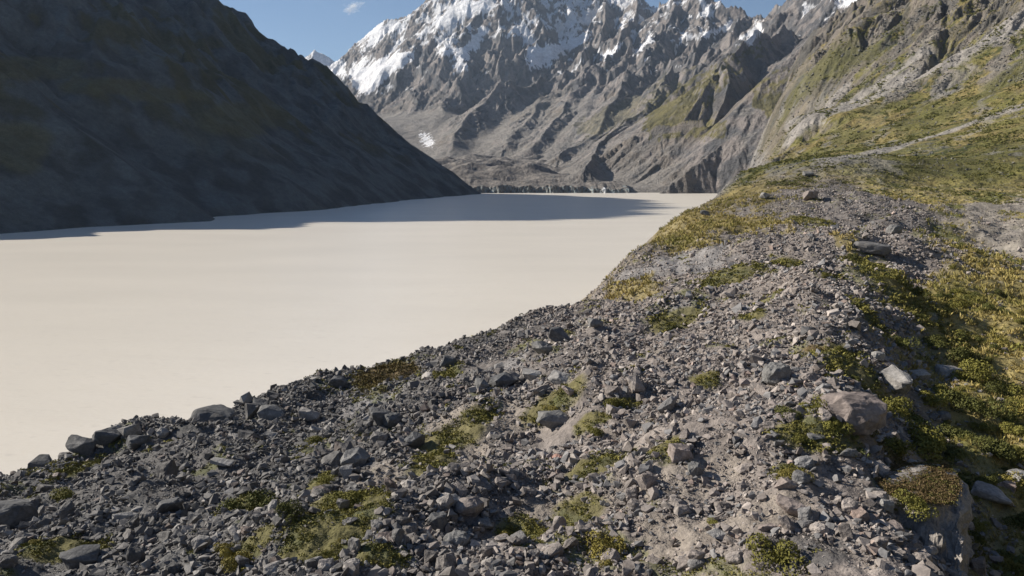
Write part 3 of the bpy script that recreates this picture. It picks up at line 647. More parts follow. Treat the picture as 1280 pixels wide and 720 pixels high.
# --- notable boulders: (u, v, width px, (w, d, h) proportions, colour, roundness, tilt, yaw, label)
DK = (.105, .105, .107); MD = (.17, .167, .163); PL_ = (.27, .26, .25); PK = (.26, .218, .198); WB = (.22, .19, .175)
NB = [
 (262,519,54,(1,.8,.5),DK,.15,.05,.2,'big dark square boulder standing out on the rim against the lake'),
 (-6,652,62,(1,.9,.75),DK,.5,.1,1.,'dark rounded boulder cut by the left border of the photo'),
 (92,704,46,(1,.8,.5),DK,.1,.15,.5,'dark low boulder between two green mats at the bottom left corner'),
 (208,634,30,(1,.8,.7),DK,.1,.3,1.2,'dark angular block above the fine dark scree fan'),
 (441,577,38,(1,.8,.6),MD,.05,.15,.4,'broad grey block leaning over a smaller pale faced cube'),
 (431,594,19,(.9,.9,1),PL_,0,.05,.3,'pale faced cubic stone tucked under a broad grey block'),
 (336,518,36,(1,.7,.5),MD,.3,.1,.1,'long grey boulder right behind the big dark rim boulder'),
 (397,540,24,(1,.35,.25),PL_,0,.5,.8,'thin pale slab tilted up like a blade on the dark slope'),
 (379,521,15,(1,.6,.3),PL_,0,.2,0,'small white flake lying above the tilted blade slab'),
 (155,650,30,(1,.45,.3),PL_,0,.3,.7,'pale tilted slab right of the round shrub on the dark slope'),
 (474,524,30,(1,.8,.7),DK,.1,.2,.3,'dark boulder below the brown mossy mound'),
 (275,583,30,(1,.4,.25),PL_,0,.15,-.2,'long pale flat slab in the middle of the dark slope'),
 (202,544,14,(1,.9,.9),PL_,.8,.1,0,'pale round stone in the dark boulder row along the rim'),
 (131,550,34,(1,.7,.6),DK,.1,.2,.2,'dark blocky boulder on the rim with a square upper corner'),
 (45,566,28,(1,.9,.8),DK,.3,.2,.5,'dark humped boulder on the rim near the left border'),
 (97,560,38,(1,.7,.5),DK,.2,.2,.1,'wide dark boulder on the rim between the square one and the humped one'),
 (170,556,30,(1,.8,.6),DK,.2,.2,.9,'dark boulder on the rim right of the square cornered one'),
 (702,421,34,(1,.6,.5),DK,.1,.2,-.3,'dark wedge shaped boulder highest in the boulder field near the lake rim'),
 (677,438,25,(1,.8,.8),MD,.1,.2,.6,'grey cube just below the dark rim wedge'),
 (629,475,36,(1,.7,.65),DK,.1,.25,.4,'dark angular boulder in the centre of the boulder field'),
 (665,472,30,(1,.7,.45),PL_,.1,.25,.1,'pale topped slab right of the dark central boulder'),
 (702,474,32,(1,.6,.5),PL_,.1,.35,-.5,'pale slab sloping down to the right in the boulder field'),
 (712,494,24,(1,.6,.4),PK,0,.45,.6,'pinkish slab propped up at a slant below the pale sloping slab'),
 (604,480,22,(1,.8,.9),MD,.1,.2,.2,'upright grey block left of the dark central boulder'),
 (586,640,40,(1,.75,.6),WB,.2,.25,.4,'warm grey humped boulder with a slab leaning on its left'),
 (566,630,30,(1,.5,.35),PL_,0,.35,.5,'pale slab leaning on a warm grey humped boulder'),
 (548,654,28,(1,.8,.8),DK,.1,.2,1.,'dark block left below the warm grey humped boulder'),
 (570,677,32,(1,.7,.55),MD,.8,.05,.1,'smooth egg shaped grey boulder in the lower middle'),
 (606,660,22,(1,.8,.8),MD,.3,.2,.1,'grey round edged stone right of the egg shaped boulder'),
 (692,530,40,(1,.7,.55),MD,.1,.15,.1,'large grey boulder with a shaded hollow in front, centre of the slope'),
 (516,551,32,(1,.8,.7),DK,.2,.2,.7,'dark boulder above the pale sandy patch with moss'),
 (490,532,22,(1,.9,.8),DK,.6,.1,.7,'dark round boulder up left of the sandy patch'),
 (850,570,34,(1,.8,.6),PK,.1,.25,.3,'reddish brown pointed boulder on the pale crest slope'),
 (808,604,24,(.9,.9,1),WB,.05,.1,.5,'upright brownish block below the reddish pointed boulder'),
 (870,590,20,(1,.8,.8),MD,.05,.2,.5,'grey block right below the reddish pointed boulder'),
 (698,573,14,(1,.9,.6),(.36,.22,.18),.8,.1,0,'small reddish round stone among grey ones'),
 (973,470,32,(1,.85,.9),MD,.55,.1,.2,'rounded grey boulder on top of the moraine crest'),
 (956,476,16,(1,.6,1.1),DK,.1,.2,.4,'narrow dark stone leaning left of the rounded crest boulder'),
 (1072,528,76,(1,.75,.62),(.205,.172,.158),.6,.12,-.1,'huge rounded brownish boulder among green shrubs'),
 (1122,487,40,(1,.7,.8),(.29,.275,.26),.1,.3,-.6,'craggy pale boulder at the foot of the shaded slope'),
 (1098,449,17,(1,.7,.7),PL_,.1,.2,0,'bright white block in the shaded slope behind the crest'),
 (1150,472,28,(1,.7,.6),PL_,.3,.1,0,'pale boulder between the craggy one and the grassy trough'),
 (1188,470,34,(1,.6,.5),(.27,.255,.24),.5,.1,.1,'wide pale boulder in shrubs on the left side of the golden grass'),
 (1181,527,17,(1,.7,.6),MD,.5,.1,0,'small grey boulder alone in the golden grass'),
 (1276,602,28,(1,.8,.7),PL_,.3,.15,.3,'pale boulder at the right border in the grass'),
 (1246,630,48,(1,.5,.35),(.30,.27,.25),.1,.3,-.6,'long slab sloping in the shade right of the rock bluff'),
 (1062,572,24,(1,.7,.5),MD,.3,.1,0,'grey stone in front of the huge rounded boulder'),
 (1022,549,24,(1,.5,.35),MD,.1,.1,-.2,'flat light grey stone in the shrubs left of the huge boulder'),
 (1126,662,32,(1,.5,.4),PK,.1,.2,.1,'pink flat slab left of the rock bluff'),
 (1108,636,18,(1,.8,.8),PL_,.1,.2,.1,'small pale block on the left edge of the rock bluff'),
 (985,612,30,(1,.6,.5),PK,.05,.2,.3,'pinkish block in the rubble of the lower crest'),
 (992,640,40,(1,.6,.5),PK,.05,.2,-.4,'large pinkish boulder with a dark hollow below it'),
 (962,660,32,(1,.5,.3),PK,0,.1,.2,'pinkish flat slab left of the large pinkish boulder'),
 (897,672,26,(1,.7,.4),PL_,.05,.2,0,'pale slab on the crest slope at the bottom'),
 (1015,247,18,(1,.8,.8),WB,.2,.1,.3,'isolated brown block high on the far moraine crest'),
 (1120,288,18,(1,.8,.8),MD,.5,.1,.3,'isolated rounded grey boulder on the far moraine crest'),
 (1092,316,44,(1,.5,.32),(.155,.15,.147),.4,.1,-.35,'long dark whaleback boulder at the head of the shaded slope'),
 (957,246,13,(1,.6,.7),PL_,.2,.1,.3,'small pale stone left of the isolated brown block'),
 (1012,220,14,(1,.7,.5),MD,.1,.2,.1,'jagged dark rock at the farthest top of the moraine'),
 (882,268,14,(1,.6,.6),MD,.2,.1,.3,'grey stone on the golden lake slope'),
 (745,408,22,(1,.7,.5),MD,.2,.2,.3,'grey boulder at the lake rim above the boulder field'),
 (560,455,24,(1,.7,.6),DK,.2,.2,.3,'dark boulder right above the brown mossy mound'),
 (420,480,26,(1,.8,.6),DK,.2,.2,.3,'dark boulder on the rim left of the brown mossy mound'),
 (325,507,22,(1,.8,.6),DK,.2,.2,.3,'small dark boulder on the rim right of the big square one'),
]
def boulder_mesh(seed, box, rnd, tilt, yaw):
    rng = np.random.default_rng(seed)
    pts = stone_points(rng, 18 if rnd < .4 else 90, np.array(box) / 2 * 1.02, rnd)
    bm = hull_mesh(pts)
    for e in list(bm.edges):
        pass
    bmesh.ops.bevel(bm, geom=list(bm.edges), offset=.035, segments=1, affect='EDGES', clamp_overlap=True)
    bmesh.ops.triangulate(bm, faces=bm.faces)
    bmesh.ops.subdivide_edges(bm, edges=[e for e in bm.edges if e.calc_length() > .16], cuts=2, use_grid_fill=True)
    bmesh.ops.triangulate(bm, faces=bm.faces)
    off = Vector(rng.uniform(-50, 50, 3))
    M = Matrix.Rotation(yaw, 3, 'Z') @ Matrix.Rotation(tilt, 3, 'Y') @ Matrix.Rotation(tilt * .6, 3, 'X')
    for v in bm.verts:
        n = mnoise.fractal(v.co * 3.2 + off, 1., 2., 4) * .05 + abs(mnoise.noise(v.co * 5 + off)) * -.05
        v.co = v.co * (1 + n * 2)
        v.co = M @ v.co
    me = bpy.data.meshes.new('boulder'); bm.to_mesh(me); bm.free()
    return me
BOUL = []                                                       # (x, y, z, size, u, v, px, label or None, ...)
used_uv = []
for i, (u, v, wpx, box, colr, rnd, tilt, yaw, lab) in enumerate(NB):
    hx, hy, hz = hit(u, v + wpx * box[2] * .35); d = math.hypot(hy, 60 - hz); s = wpx / F * d
    me = boulder_mesh(500 + i, box, rnd, tilt, yaw)
    zs = [q.co.z for q in me.vertices]
    BOUL.append(dict(x=hx, y=hy + s * box[1] * .3, z=ground_h(hx, hy + s * .3 * box[1]) - min(zs) * s - s * box[2] * .22, s=s, me=me, col=colr, lab=lab, u=u, v=v, px=wpx, rz=0., shape=None))
    used_uv.append((u, v))
# remove loose stones that would sit inside the hand placed ones
km = np.ones(len(x), bool)
for b in BOUL: km &= ((x - b['x']) ** 2 + (y - b['y']) ** 2 > (b['s'] * .42) ** 2)
x, y, z, size, rr, n3k = x[km], y[km], z[km], size[km], rr[km], n3k[km]
colr, pinkv = stone_color(x, y, rng, n3k)
uu, vv, dd = project(x, y, z)
pxs = size / dd * F
infr = (uu > 2) & (uu < 1278) & (vv > 150) & (vv < 716)
d_e, s_e, _, _ = seg_dist(x, y, EDGE); d_e = np.where(s_e > 0, d_e, -d_e)
score = np.where(infr & (d_e < 1), pxs, 0)
order = np.argsort(-score); n_more = 300 - len(BOUL)
big = order[:n_more]; isbig = np.zeros(len(x), bool); isbig[big] = True
# shared boulder shapes
SH = [('blocky', (1, .8, .7), .05), ('angular', (1, .75, .55), .1), ('flat', (1, .7, .28), .05), ('rounded', (1, .85, .7), .7), ('wedge shaped', (1, .6, .5), 0.), ('squat', (1, .9, .45), .35), ('upright', (.8, .7, 1.05), .1), ('long', (1, .42, .36), .1)]
PROTO = []
for k, (nm, box, rnd) in enumerate(SH):
    for q in range(3): PROTO.append((nm, boulder_mesh(900 + k * 7 + q, box, rnd, .12 + .1 * q, 0.)))
for i in big:
    nm, me = PROTO[int(rng.integers(len(PROTO)))]
    zs = min(q.co.z for q in me.vertices); s = float(size[i]) * 1.1
    BOUL.append(dict(x=float(x[i]), y=float(y[i]), z=float(z[i]) - zs * s - s * .18, s=s, me=me, col=tuple(float(t) for t in colr[i]), lab=None, u=float(uu[i]), v=float(vv[i]), px=float(pxs[i]), rz=float(rng.uniform(0, 6.28)), shape=nm))
# --- labels of the rest: look + the landmark they lie next to, and only then their order
LM = [(b['u'], b['v'], b['lab']) for b in BOUL if b['lab']]
MARKS = [(262,508,'the big square rim boulder'),(75,620,'the round shrub on the dark slope'),(92,697,'the bottom left mats'),(255,588,'the fine dark scree fan'),(480,472,'the brown mossy mound'),
 (432,580,'the pale faced cubic stone'),(335,634,'the dark shrub pair'),(430,636,'the lower left mat'),(560,560,'the sandy patch with moss'),(640,470,'the central dark boulder'),
 (702,421,'the dark rim wedge'),(586,640,'the warm grey humped boulder'),(692,525,'the hollow fronted boulder'),(722,645,'the lower middle mat'),(850,568,'the reddish pointed boulder'),
 (762,680,'the round bright shrub'),(973,465,'the rounded crest boulder'),(1070,520,'the huge brownish boulder'),(990,635,'the large pinkish boulder'),(1150,600,'the rock bluff'),(897,672,'the pale bottom slab'),
 (900,350,'the long green strip'),(1015,245,'the isolated brown block'),(1120,285,'the isolated rounded grey boulder'),(1092,310,'the long dark whaleback'),(1122,483,'the craggy pale boulder'),(780,505,'the mid slope green spots'),
 (820,330,'the gravelly lake rim'),(890,275,'the golden lake slope'),(1220,450,'the golden grass trough'),(130,545,'the square cornered rim boulder'),(560,700,'the egg shaped boulder'),(340,690,'the bottom left tufts'),(860,440,'the smooth crest rubble')]
def tone(c):
    L = .3 * c[0] + .6 * c[1] + .1 * c[2]; warm = c[0] / c[2]
    if L < .13: return 'dark'
    if L < .2: return 'brownish grey' if warm > 1.15 else 'slate grey'
    if L < .28: return 'pinkish' if warm > 1.15 else 'mid grey'
    return 'pale pinkish' if warm > 1.15 else 'pale'
def dirw(du, dv):
    a = math.degrees(math.atan2(-dv, du)) % 360
    return ['right of', 'up and right of', 'above', 'up and left of', 'left of', 'down and left of', 'below', 'down and right of'][int((a + 22.5) // 45) % 8]
ORD = ['nearest'] + [t + ' nearest' for t in 'second third fourth fifth sixth seventh eighth ninth tenth eleventh twelfth thirteenth fourteenth fifteenth sixteenth'.split()]
groups = {}
for b in BOUL:
    if b['lab']: continue
    mk = min(MARKS, key=lambda m: (m[0] - b['u']) ** 2 + (m[1] - b['v']) ** 2)
    b['key'] = (tone(b['col']), b['shape'], dirw(b['u'] - mk[0], b['v'] - mk[1]), mk[2]); b['dist'] = math.hypot(b['u'] - mk[0], b['v'] - mk[1])
    groups.setdefault(b['key'], []).append(b)
for key, bs in groups.items():
    bs.sort(key=lambda b: b['dist'])
    for k, b in enumerate(bs):
        b['lab'] = ('%s %s rock %s %s' % key) if len(bs) == 1 else ('%s %s rock %s %s, %s' % (key + (ORD[min(k, len(ORD) - 1)],)))
for b in BOUL:
    o = bpy.data.objects.new('boulder', b['me'])
    if not b['me'].materials: b['me'].materials.append(M_boulder)
    C.objects.link(o); o.location = (b['x'], b['y'], b['z']); o.scale = (b['s'],) * 3; o.rotation_euler = (0, 0, b['rz']); o.color = (*b['col'], 1)
    o['label'] = b['lab']; o['category'] = 'boulder'; o['group'] = 'boulders lying on the moraine'
# --- all the smaller stones: rubble nobody could count
sel = ~isbig
x, y, z, size, colr, rr = x[sel], y[sel], z[sel], size[sel], colr[sel], rr[sel]
def bake(name, protos, x, y, z, sc_, colr, tilt, mat, sink, smooth=False, **props):
    n = len(x); R3 = rots(n, rng, tilt); pid = rng.integers(0, len(protos), n)
    VV, FF, CC = [], [], []; off = 0
    for k, (pv, pf) in enumerate(protos):
        m = np.nonzero(pid == k)[0]
        if not len(m): continue
        s3 = (sc_[m, None, None] if sc_.ndim == 1 else sc_[m][:, None, :])
        w_ = np.einsum('nij,nvj->nvi', R3[m], pv[None] * s3)
        w_ = w_ + np.stack([x[m], y[m], z[m] - w_[:, :, 2].min(1) - sink * (w_[:, :, 2].max(1) - w_[:, :, 2].min(1))], -1)[:, None]
        VV.append(w_.reshape(-1, 3)); FF.append((pf[None] + (np.arange(len(m)) * len(pv))[:, None, None] + off).reshape(-1, pf.shape[1])); off += len(m) * len(pv)
        CC.append(np.repeat(colr[m], len(pv), 0))
    return link(name, np_mesh(name, np.concatenate(VV), np.concatenate(FF), np.concatenate(CC), smooth), mat, **props)
print('stones', len(x))
bake('rubble', small, x, y, z, size * .5, colr, .45, M_rock, .13, kind='stuff', label='countless loose grey and pinkish stones covering the moraine')
print('T stones', time.time() - T0)

# ------------------------------------------------------------------ bluff with a turf top on the crest, near the lower right
def lat(u, v, Zt):
    t = float(ray_t(v)); Y = (CAMZ - Zt) / t; return P(u, v, Y)
top = [lat(*p) for p in [(1088,606,46.2),(1108,586,46.3),(1140,577,46.3),(1178,577,46.2),(1199,590,46.1),(1208,612,45.9),(1205,645,45.6),(1203,690,45.0),(1196,735,44.4),(1160,735,44.3),(1128,690,44.6),(1105,650,45.4),(1088,628,45.9)]]
cx = sum(p[0] for p in top) / len(top); cy = sum(p[1] for p in top) / len(top)
bm = bmesh.new(); n = len(top); rings = []
for k, (f, dz) in enumerate([(0, 0), (.35, .02), (.7, .04), (.9, 0), (1., -.18), (1.03, -.9), (1.06, -1.8), (1.10, -3.), (1.14, -4.4), (1.2, -6.5)]):
    rings.append([bm.verts.new((cx + (p[0] - cx) * max(f, 1e-3), cy + (p[1] - cy) * max(f, 1e-3), (p[2] if f > .5 else 46.15 * (1 - f) + p[2] * f) + dz)) for p in top])
for a, b in zip(rings[:-1], rings[1:]):
    for i in range(n): bm.faces.new((a[i], a[(i + 1) % n], b[(i + 1) % n], b[i]))
bmesh.ops.remove_doubles(bm, verts=bm.verts, dist=.02)
bmesh.ops.recalc_face_normals(bm, faces=bm.faces)
bmesh.ops.subdivide_edges(bm, edges=bm.edges, cuts=5, use_grid_fill=True, smooth=.15)
bm.normal_update()
for v in bm.verts:
    s = min(1, max(.06, (46.25 - v.co.z) / 1.0)); q = v.co
    v.co = q + v.normal * (mnoise.fractal(q * .8, 1., 2., 4) * .55 * s + mnoise.fractal(q * 3.1, 1., 2., 3) * .2 * s) 
me = bpy.data.meshes.new('rock_bluff'); bm.to_mesh(me); bm.free()
me.materials.append(M_boulder)
bluff = link('rock_bluff', me, None, label='broken rock bluff with a flat brown turf top and a dark sheer side', category='rock outcrop'); bluff.color = (.255, .232, .212, 1)
# ------------------------------------------------------------------ plants
M_shrub = surf_mat('shrub_foliage', (.9,), .35, (.0, .1), .75, src='obj', spec=.15)
def leaf_cloud(seed, n, leaf, flat, lobes):
    rng = np.random.default_rng(seed)
    cs = rng.normal(0, .2, (lobes, 3)) * (1, 1, .55); cs[:, 2] = np.abs(cs[:, 2]); rs = rng.uniform(.2, .34, lobes)
    k = rng.integers(0, lobes, n); d = rng.normal(0, 1, (n, 3)); d /= np.linalg.norm(d, axis=1)[:, None]; d[:, 2] = np.abs(d[:, 2]) * 1.0 - .15
    p = cs[k] + d * (rs[k] * rng.uniform(.55, 1.05, n) ** .6)[:, None]; p[:, 2] = np.maximum(p[:, 2] * flat, 0)
    nn = d + rng.normal(0, .55, (n, 3)); nn /= np.linalg.norm(nn, axis=1)[:, None]
    t = np.cross(nn, rng.normal(0, 1, (n, 3))); t /= np.linalg.norm(t, axis=1)[:, None]; b = np.cross(nn, t)
    L = leaf * rng.uniform(.6, 1.4, n)[:, None]
    V = np.stack([p - t * L, p - b * L * .5, p + t * L, p + b * L * .5], 1).reshape(-1, 3)
    return V, np.arange(n * 4).reshape(-1, 4)
SHP = []
for k in range(7):
    V, Fc = leaf_cloud(300 + k, 2200, .026, .85 + .08 * (k % 3), 5 + k % 4)
    me = np_mesh('shrub', V, Fc); me.materials.append(M_shrub); SHP.append(me)
NSH = [(75,624,34,'g','round dark olive shrub alone on the dark slope'),(334,637,50,'d','wide dark green shrub, the bigger of a pair on the slope'),(366,648,30,'d','small dark shrub right beside the wide dark one'),
 (432,628,40,'g','green shrub at the top edge of the lower left mat'),(397,555,26,'g','olive shrub below the tilted pale blade slab'),(370,577,16,'g','small yellow green bush in front of the grey leaning block'),(762,684,44,'y','round bright yellow green shrub alone near the bottom border'),
 (760,708,22,'y','small yellow bush just below the round bright shrub'),(288,694,26,'y','yellow green shrub in stones at the bottom left'),(302,712,34,'y','shrub touching the bottom border below another one'),(405,605,24,'g','low bush on the pale soil of the lower left mat'),
 (632,672,22,'y','yellow tuft at the left end of the lower middle mat'),(985,524,36,'d','dark shrub left of the flat light grey stone'),(1012,514,34,'g','shrub behind the flat light grey stone'),(1002,552,26,'g','olive shrub below the flat light grey stone'),
 (1046,540,30,'g','shrub touching the left side of the huge boulder'),(1112,520,40,'g','shrub touching the right side of the huge boulder'),(1138,526,36,'d','dark shrub second to the right of the huge boulder'),(1154,560,62,'g','widest green shrub in front of the golden grass'),
 (1116,566,44,'g','shrub between the huge boulder and the widest green shrub'),(1186,570,44,'d','dark shrub right of the widest green shrub'),(1238,566,52,'d','wide dark shrub in the golden grass near the right border'),(1266,578,40,'g','shrub at the right border below the golden grass'),
 (1096,592,22,'y','small yellow shrub on the left corner of the bluff top'),(1140,630,38,'g','green shrub spilling over the front edge of the bluff top'),(1206,452,38,'d','dark shrub in the upper golden grass'),(1250,490,40,'g','shrub in the golden grass close to the right border'),
 (1216,512,42,'d','dark shrub in the middle of the golden grass'),(1190,500,40,'d','dark shrub right of the craggy pale boulder'),(1165,505,36,'g','green shrub just right of the craggy pale boulder'),(1218,478,44,'g','shrub right of the wide pale boulder'),
 (690,519,22,'y','small bush above the large grey boulder with the hollow'),(770,508,26,'g','low green bush at mid slope'),(745,545,20,'g','small green bush below the mid slope one'),(988,595,26,'y','yellow tussock between pinkish stones on the lower crest'),
 (890,655,20,'g','small bush above the pale slab at the crest foot'),(970,706,60,'g','wide low shrub at the bottom border in dark scree'),(1130,650,20,'g','small bush in the shade of the bluff front')]
COLS = dict(g=(.165, .155, .038), d=(.10, .104, .03), y=(.225, .19, .05), b=(.12, .085, .04))
rngp = np.random.default_rng(77); SB = []
def on_bluff(u, v): return 1086 < u < 1205 and 584 < v < 640
for (u, v, w, k, lab) in NSH:
    if on_bluff(u, v - w * .15): p = lat(u, v, 46.15); z0 = 46.0
    else: p = hit(u, v); z0 = float(ground_h(p[0], p[1])) - .05
    s = w / F * math.hypot(p[1], 60 - z0) * 1.15
    SB.append(dict(x=p[0], y=p[1], z=z0, s=s, k=k, lab=lab, u=u, v=v, px=w))
nq = 13000
x, y, px = scatter(nq, 24, 480, -35, 42, 7, 44, rngp, 2.2)
Zq = zones(x, y); rr = np.hypot(x, y)
c1 = fbm(x / 12, y / 12, 3, 151) + .5 * Zq['n3']
c1 = c1 + .35 * sstep(120, 60, rr)
dR = np.clip(Zq['right'] * (c1 > .16) * .8 * (1 - Zq['pan']) + Zq['g'] * .12 + Zq['spots'] * .02 + (Zq['b'] > .3) * .05, 0, 1)
d_e, s_e, _, _ = seg_dist(x, y, EDGE); dR = dR * ((s_e < 0) | (d_e < 2)) * (1 - Zq['s'] * .7) 
size = np.minimum(px / F * rr, 2.6) * np.where(Zq['right'] > .4, 1, .6)
kp = (rngp.uniform(0, 1, nq) < dR); x, y, size, rt = x[kp], y[kp], size[kp], Zq['right'][kp]
z = ground_h(x, y); uu, vv, dd = project(x, y, z); pxs = size / dd * F
ok = (z > 5) & ~((uu > 1075) & (uu < 1215) & (vv > 575)); x, y, size, z, uu, vv, pxs, rt = [a[ok] for a in (x, y, size, z, uu, vv, pxs, rt)]
sc_ = np.where((uu > 2) & (uu < 1278) & (vv < 716) & (vv > 150), pxs, 0)
od = np.argsort(-sc_)[:min(300, len(x)) - len(NSH)]
for i in od:
    if sc_[i] <= 0: continue
    SB.append(dict(x=float(x[i]), y=float(y[i]), z=float(z[i]) - .04, s=float(size[i]), k=str(rngp.choice(list('ggddy'))), lab=None, u=float(uu[i]), v=float(vv[i]), px=float(pxs[i])))
rest = np.ones(len(x), bool); rest[od] = False
MARK2 = MARKS + [(u, v, 'the ' + t) for u, v, t in [(1154,560,'widest green shrub'),(1206,452,'dark upper grass shrub'),(1250,300,'grey gravel pan'),(1180,220,'green hill behind the pan'),(1230,350,'grass below the gravel pan'),(1140,380,'shaded green hollow'),(1250,540,'lower golden grass'),(1110,230,'golden meadow behind the crest'),(985,524,'dark shrub at the flat stone')]]
gp = {}
for b in SB:
    if b['lab']: continue
    mk = min(MARK2, key=lambda m: (m[0] - b['u']) ** 2 + (m[1] - b['v']) ** 2)
    sz = 'large' if b['px'] > 28 else 'small' if b['px'] < 14 else 'middling'
    b['key'] = (sz, {'g': 'green', 'd': 'dark green', 'y': 'yellowish'}[b['k']], dirw(b['u'] - mk[0], b['v'] - mk[1]), mk[2]); b['dist'] = math.hypot(b['u'] - mk[0], b['v'] - mk[1])
    gp.setdefault(b['key'], []).append(b)
for key, bs in gp.items():
    bs.sort(key=lambda b: b['dist'])
    for k, b in enumerate(bs): b['lab'] = ('%s %s shrub %s %s' % key) + ('' if len(bs) == 1 else ', ' + ORD[min(k, len(ORD) - 1)])
for i, b in enumerate(SB):
    o = bpy.data.objects.new('shrub', SHP[i % 7]); C.objects.link(o); o.location = (b['x'], b['y'], b['z']); o.scale = (b['s'] * 1.05, b['s'] * 1.05, b['s'] * float(rngp.uniform(.95, 1.3)))
    o.rotation_euler = (0, 0, float(rngp.uniform(0, 6.28))); cc_ = COLS[b['k']]; f = float(rngp.uniform(.85, 1.2)); o.color = (cc_[0] * f, cc_[1] * f, cc_[2] * f, 1)
    o['label'] = b['lab']; o['category'] = 'shrub'; o['group'] = 'shrubs growing between the stones and in the grass'
# the bluff's turf cap, a part of it
def tuft_proto(seed, n, leaf, flat):
    V, Fc = leaf_cloud(seed, n, leaf, flat, 3); return V * 1.6, Fc
TP = [tuft_proto(400 + k, 26, .10, .5) for k in range(8)]
def blade_proto(seed, n=9):
    rng = np.random.default_rng(seed); V = []
    for i in range(n):
        a = rng.uniform(0, 6.28); l = rng.uniform(.25, .6); h = rng.uniform(.45, 1.); r0 = rng.uniform(0, .12); w = .045
        bx, by = math.cos(a), math.sin(a); V += [(bx * r0 - by * w, by * r0 + bx * w, 0), (bx * r0 + by * w, by * r0 - bx * w, 0), (bx * (r0 + l * .45) + by * w * .7, by * (r0 + l * .45) - bx * w * .7, h * .75), (bx * (r0 + l), by * (r0 + l), h)]
    return np.array(V), np.arange(n * 4).reshape(-1, 4)
BP = [blade_proto(420 + k) for k in range(8)]
nt_ = 4000; uu = rngp.uniform(1092, 1200, nt_); vv = rngp.uniform(584, 646, nt_)
pp = np.array([lat(a, b, 46.05) for a, b in zip(uu, vv)])
kk = inpoly(uu, vv, [(1096,606),(1112,590),(1140,582),(1176,582),(1194,594),(1198,615),(1188,636),(1160,632),(1130,628),(1104,618)]) & (fbm(pp[:, 0] * .9, pp[:, 1] * .9, 3, 160) > -.5); pp = pp[kk]
cap_ = bake('turf', TP, pp[:, 0], pp[:, 1], np.full(len(pp), 46.2), rngp.uniform(.14, .28, len(pp)), mix(np.broadcast_to(np.array((.125, .088, .042)), pp.shape), np.array((.11, .10, .03)), rngp.uniform(0, 1, len(pp)) < .3), .2, M_leaf, .1)
cap_.parent = bluff
# smaller shrubs beyond the counted ones, moss mats, grass
rs = np.nonzero(rest)[0]
if len(rs):
    SP = [(leaf_cloud(440 + k, 110, .085, .65, 5)) for k in range(6)]
    cb = np.array([COLS[k] for k in rngp.choice(list('ggddy'), len(rs))])
    bake('undergrowth', SP, x[rs], y[rs], z[rs], size[rs] * 1.05, cb, .08, M_leaf, .05, kind='stuff', label='low scrub scattered beyond the larger shrubs')
def cover(name, protos, n, dmin, dmax, wfun, pr, cfun, smin, label, expo=2.4, tilt=.15):
    x, y, px = scatter(n, dmin, dmax, -40, 42, pr[0], pr[1], rngp, expo)
    Zq = zones(x, y); d_e, s_e, _, _ = seg_dist(x, y, EDGE); d_e = np.where(s_e > 0, d_e, -d_e)
    wt = wfun(Zq, np.hypot(x, y), x, y); kp = (rngp.uniform(0, 1, n) < wt) & (d_e < 8)
    x, y, px = x[kp], y[kp], px[kp]; Zq = {k: (v[kp] if hasattr(v, '__len__') else v) for k, v in Zq.items()}
    rr = np.hypot(x, y); sz = np.clip(px / F * rr, smin[0], smin[1]); z = chunked(ground_h, x, y)
    ok = z > 4
    print(name, int(ok.sum()))
    bake(name, protos, x[ok], y[ok], z[ok], sz[ok], cfun(Zq, rr)[ok], tilt, M_leaf, .05, kind='stuff', label=label)
def cmoss(Zq, rr):
    n = len(rr); t = rngp.uniform(0, 1, n)
    c = mix(np.broadcast_to(np.array((.145, .138, .034)), (n, 3)), np.array((.20, .178, .05)), t); c = mix(c, np.array((.075, .08, .022)), (t < .2) * 1.)
    c = mix(c, np.array((.115, .08, .035)), Zq['b'] * .75); return c * rngp.uniform(.8, 1.2, (n, 1))
cover('moss', TP, 260000, 18, 420, lambda Z, r, x, y: np.clip(Z['g'] * sstep(-.5, -.05, Z['n2']) * .95 + Z['b'] * .9 + Z['spots'] * .35 * sstep(-.1, .3, Z['n2']), 0, 1) * (1 - Z['pan']), (3, 11), cmoss, (.1, 1.2), 'low moss and cushion plants in mats between the stones', 2.2)
def cgrass(Zq, rr):
    n = len(rr); t = np.clip(.5 + Zq['n1'] * .5 + Zq['n3'] * .5 + rngp.normal(0, .22, n), 0, 1)
    c = mix(np.broadcast_to(np.array((.36, .285, .11)), (n, 3)), np.array((.19, .175, .05)), t); return c * rngp.uniform(.8, 1.2, (n, 1))
cover('grass', BP, 160000, 24, 450, lambda Z, r, x, y: np.clip(Z['right'] * .8 * (1 - Z['pan']) * sstep(-.6, .0, Z['n2']) + Z['y'] * .8 + Z['lee'] * sstep(-.6, -.1, Z['n1'] + Z['n3'] * .7) * .75 * (1 - Z['pan']), 0, 1), (3, 9), cgrass, (.12, 1.4), 'golden tussock grass on the lee side of the moraine', 2.2, .1)
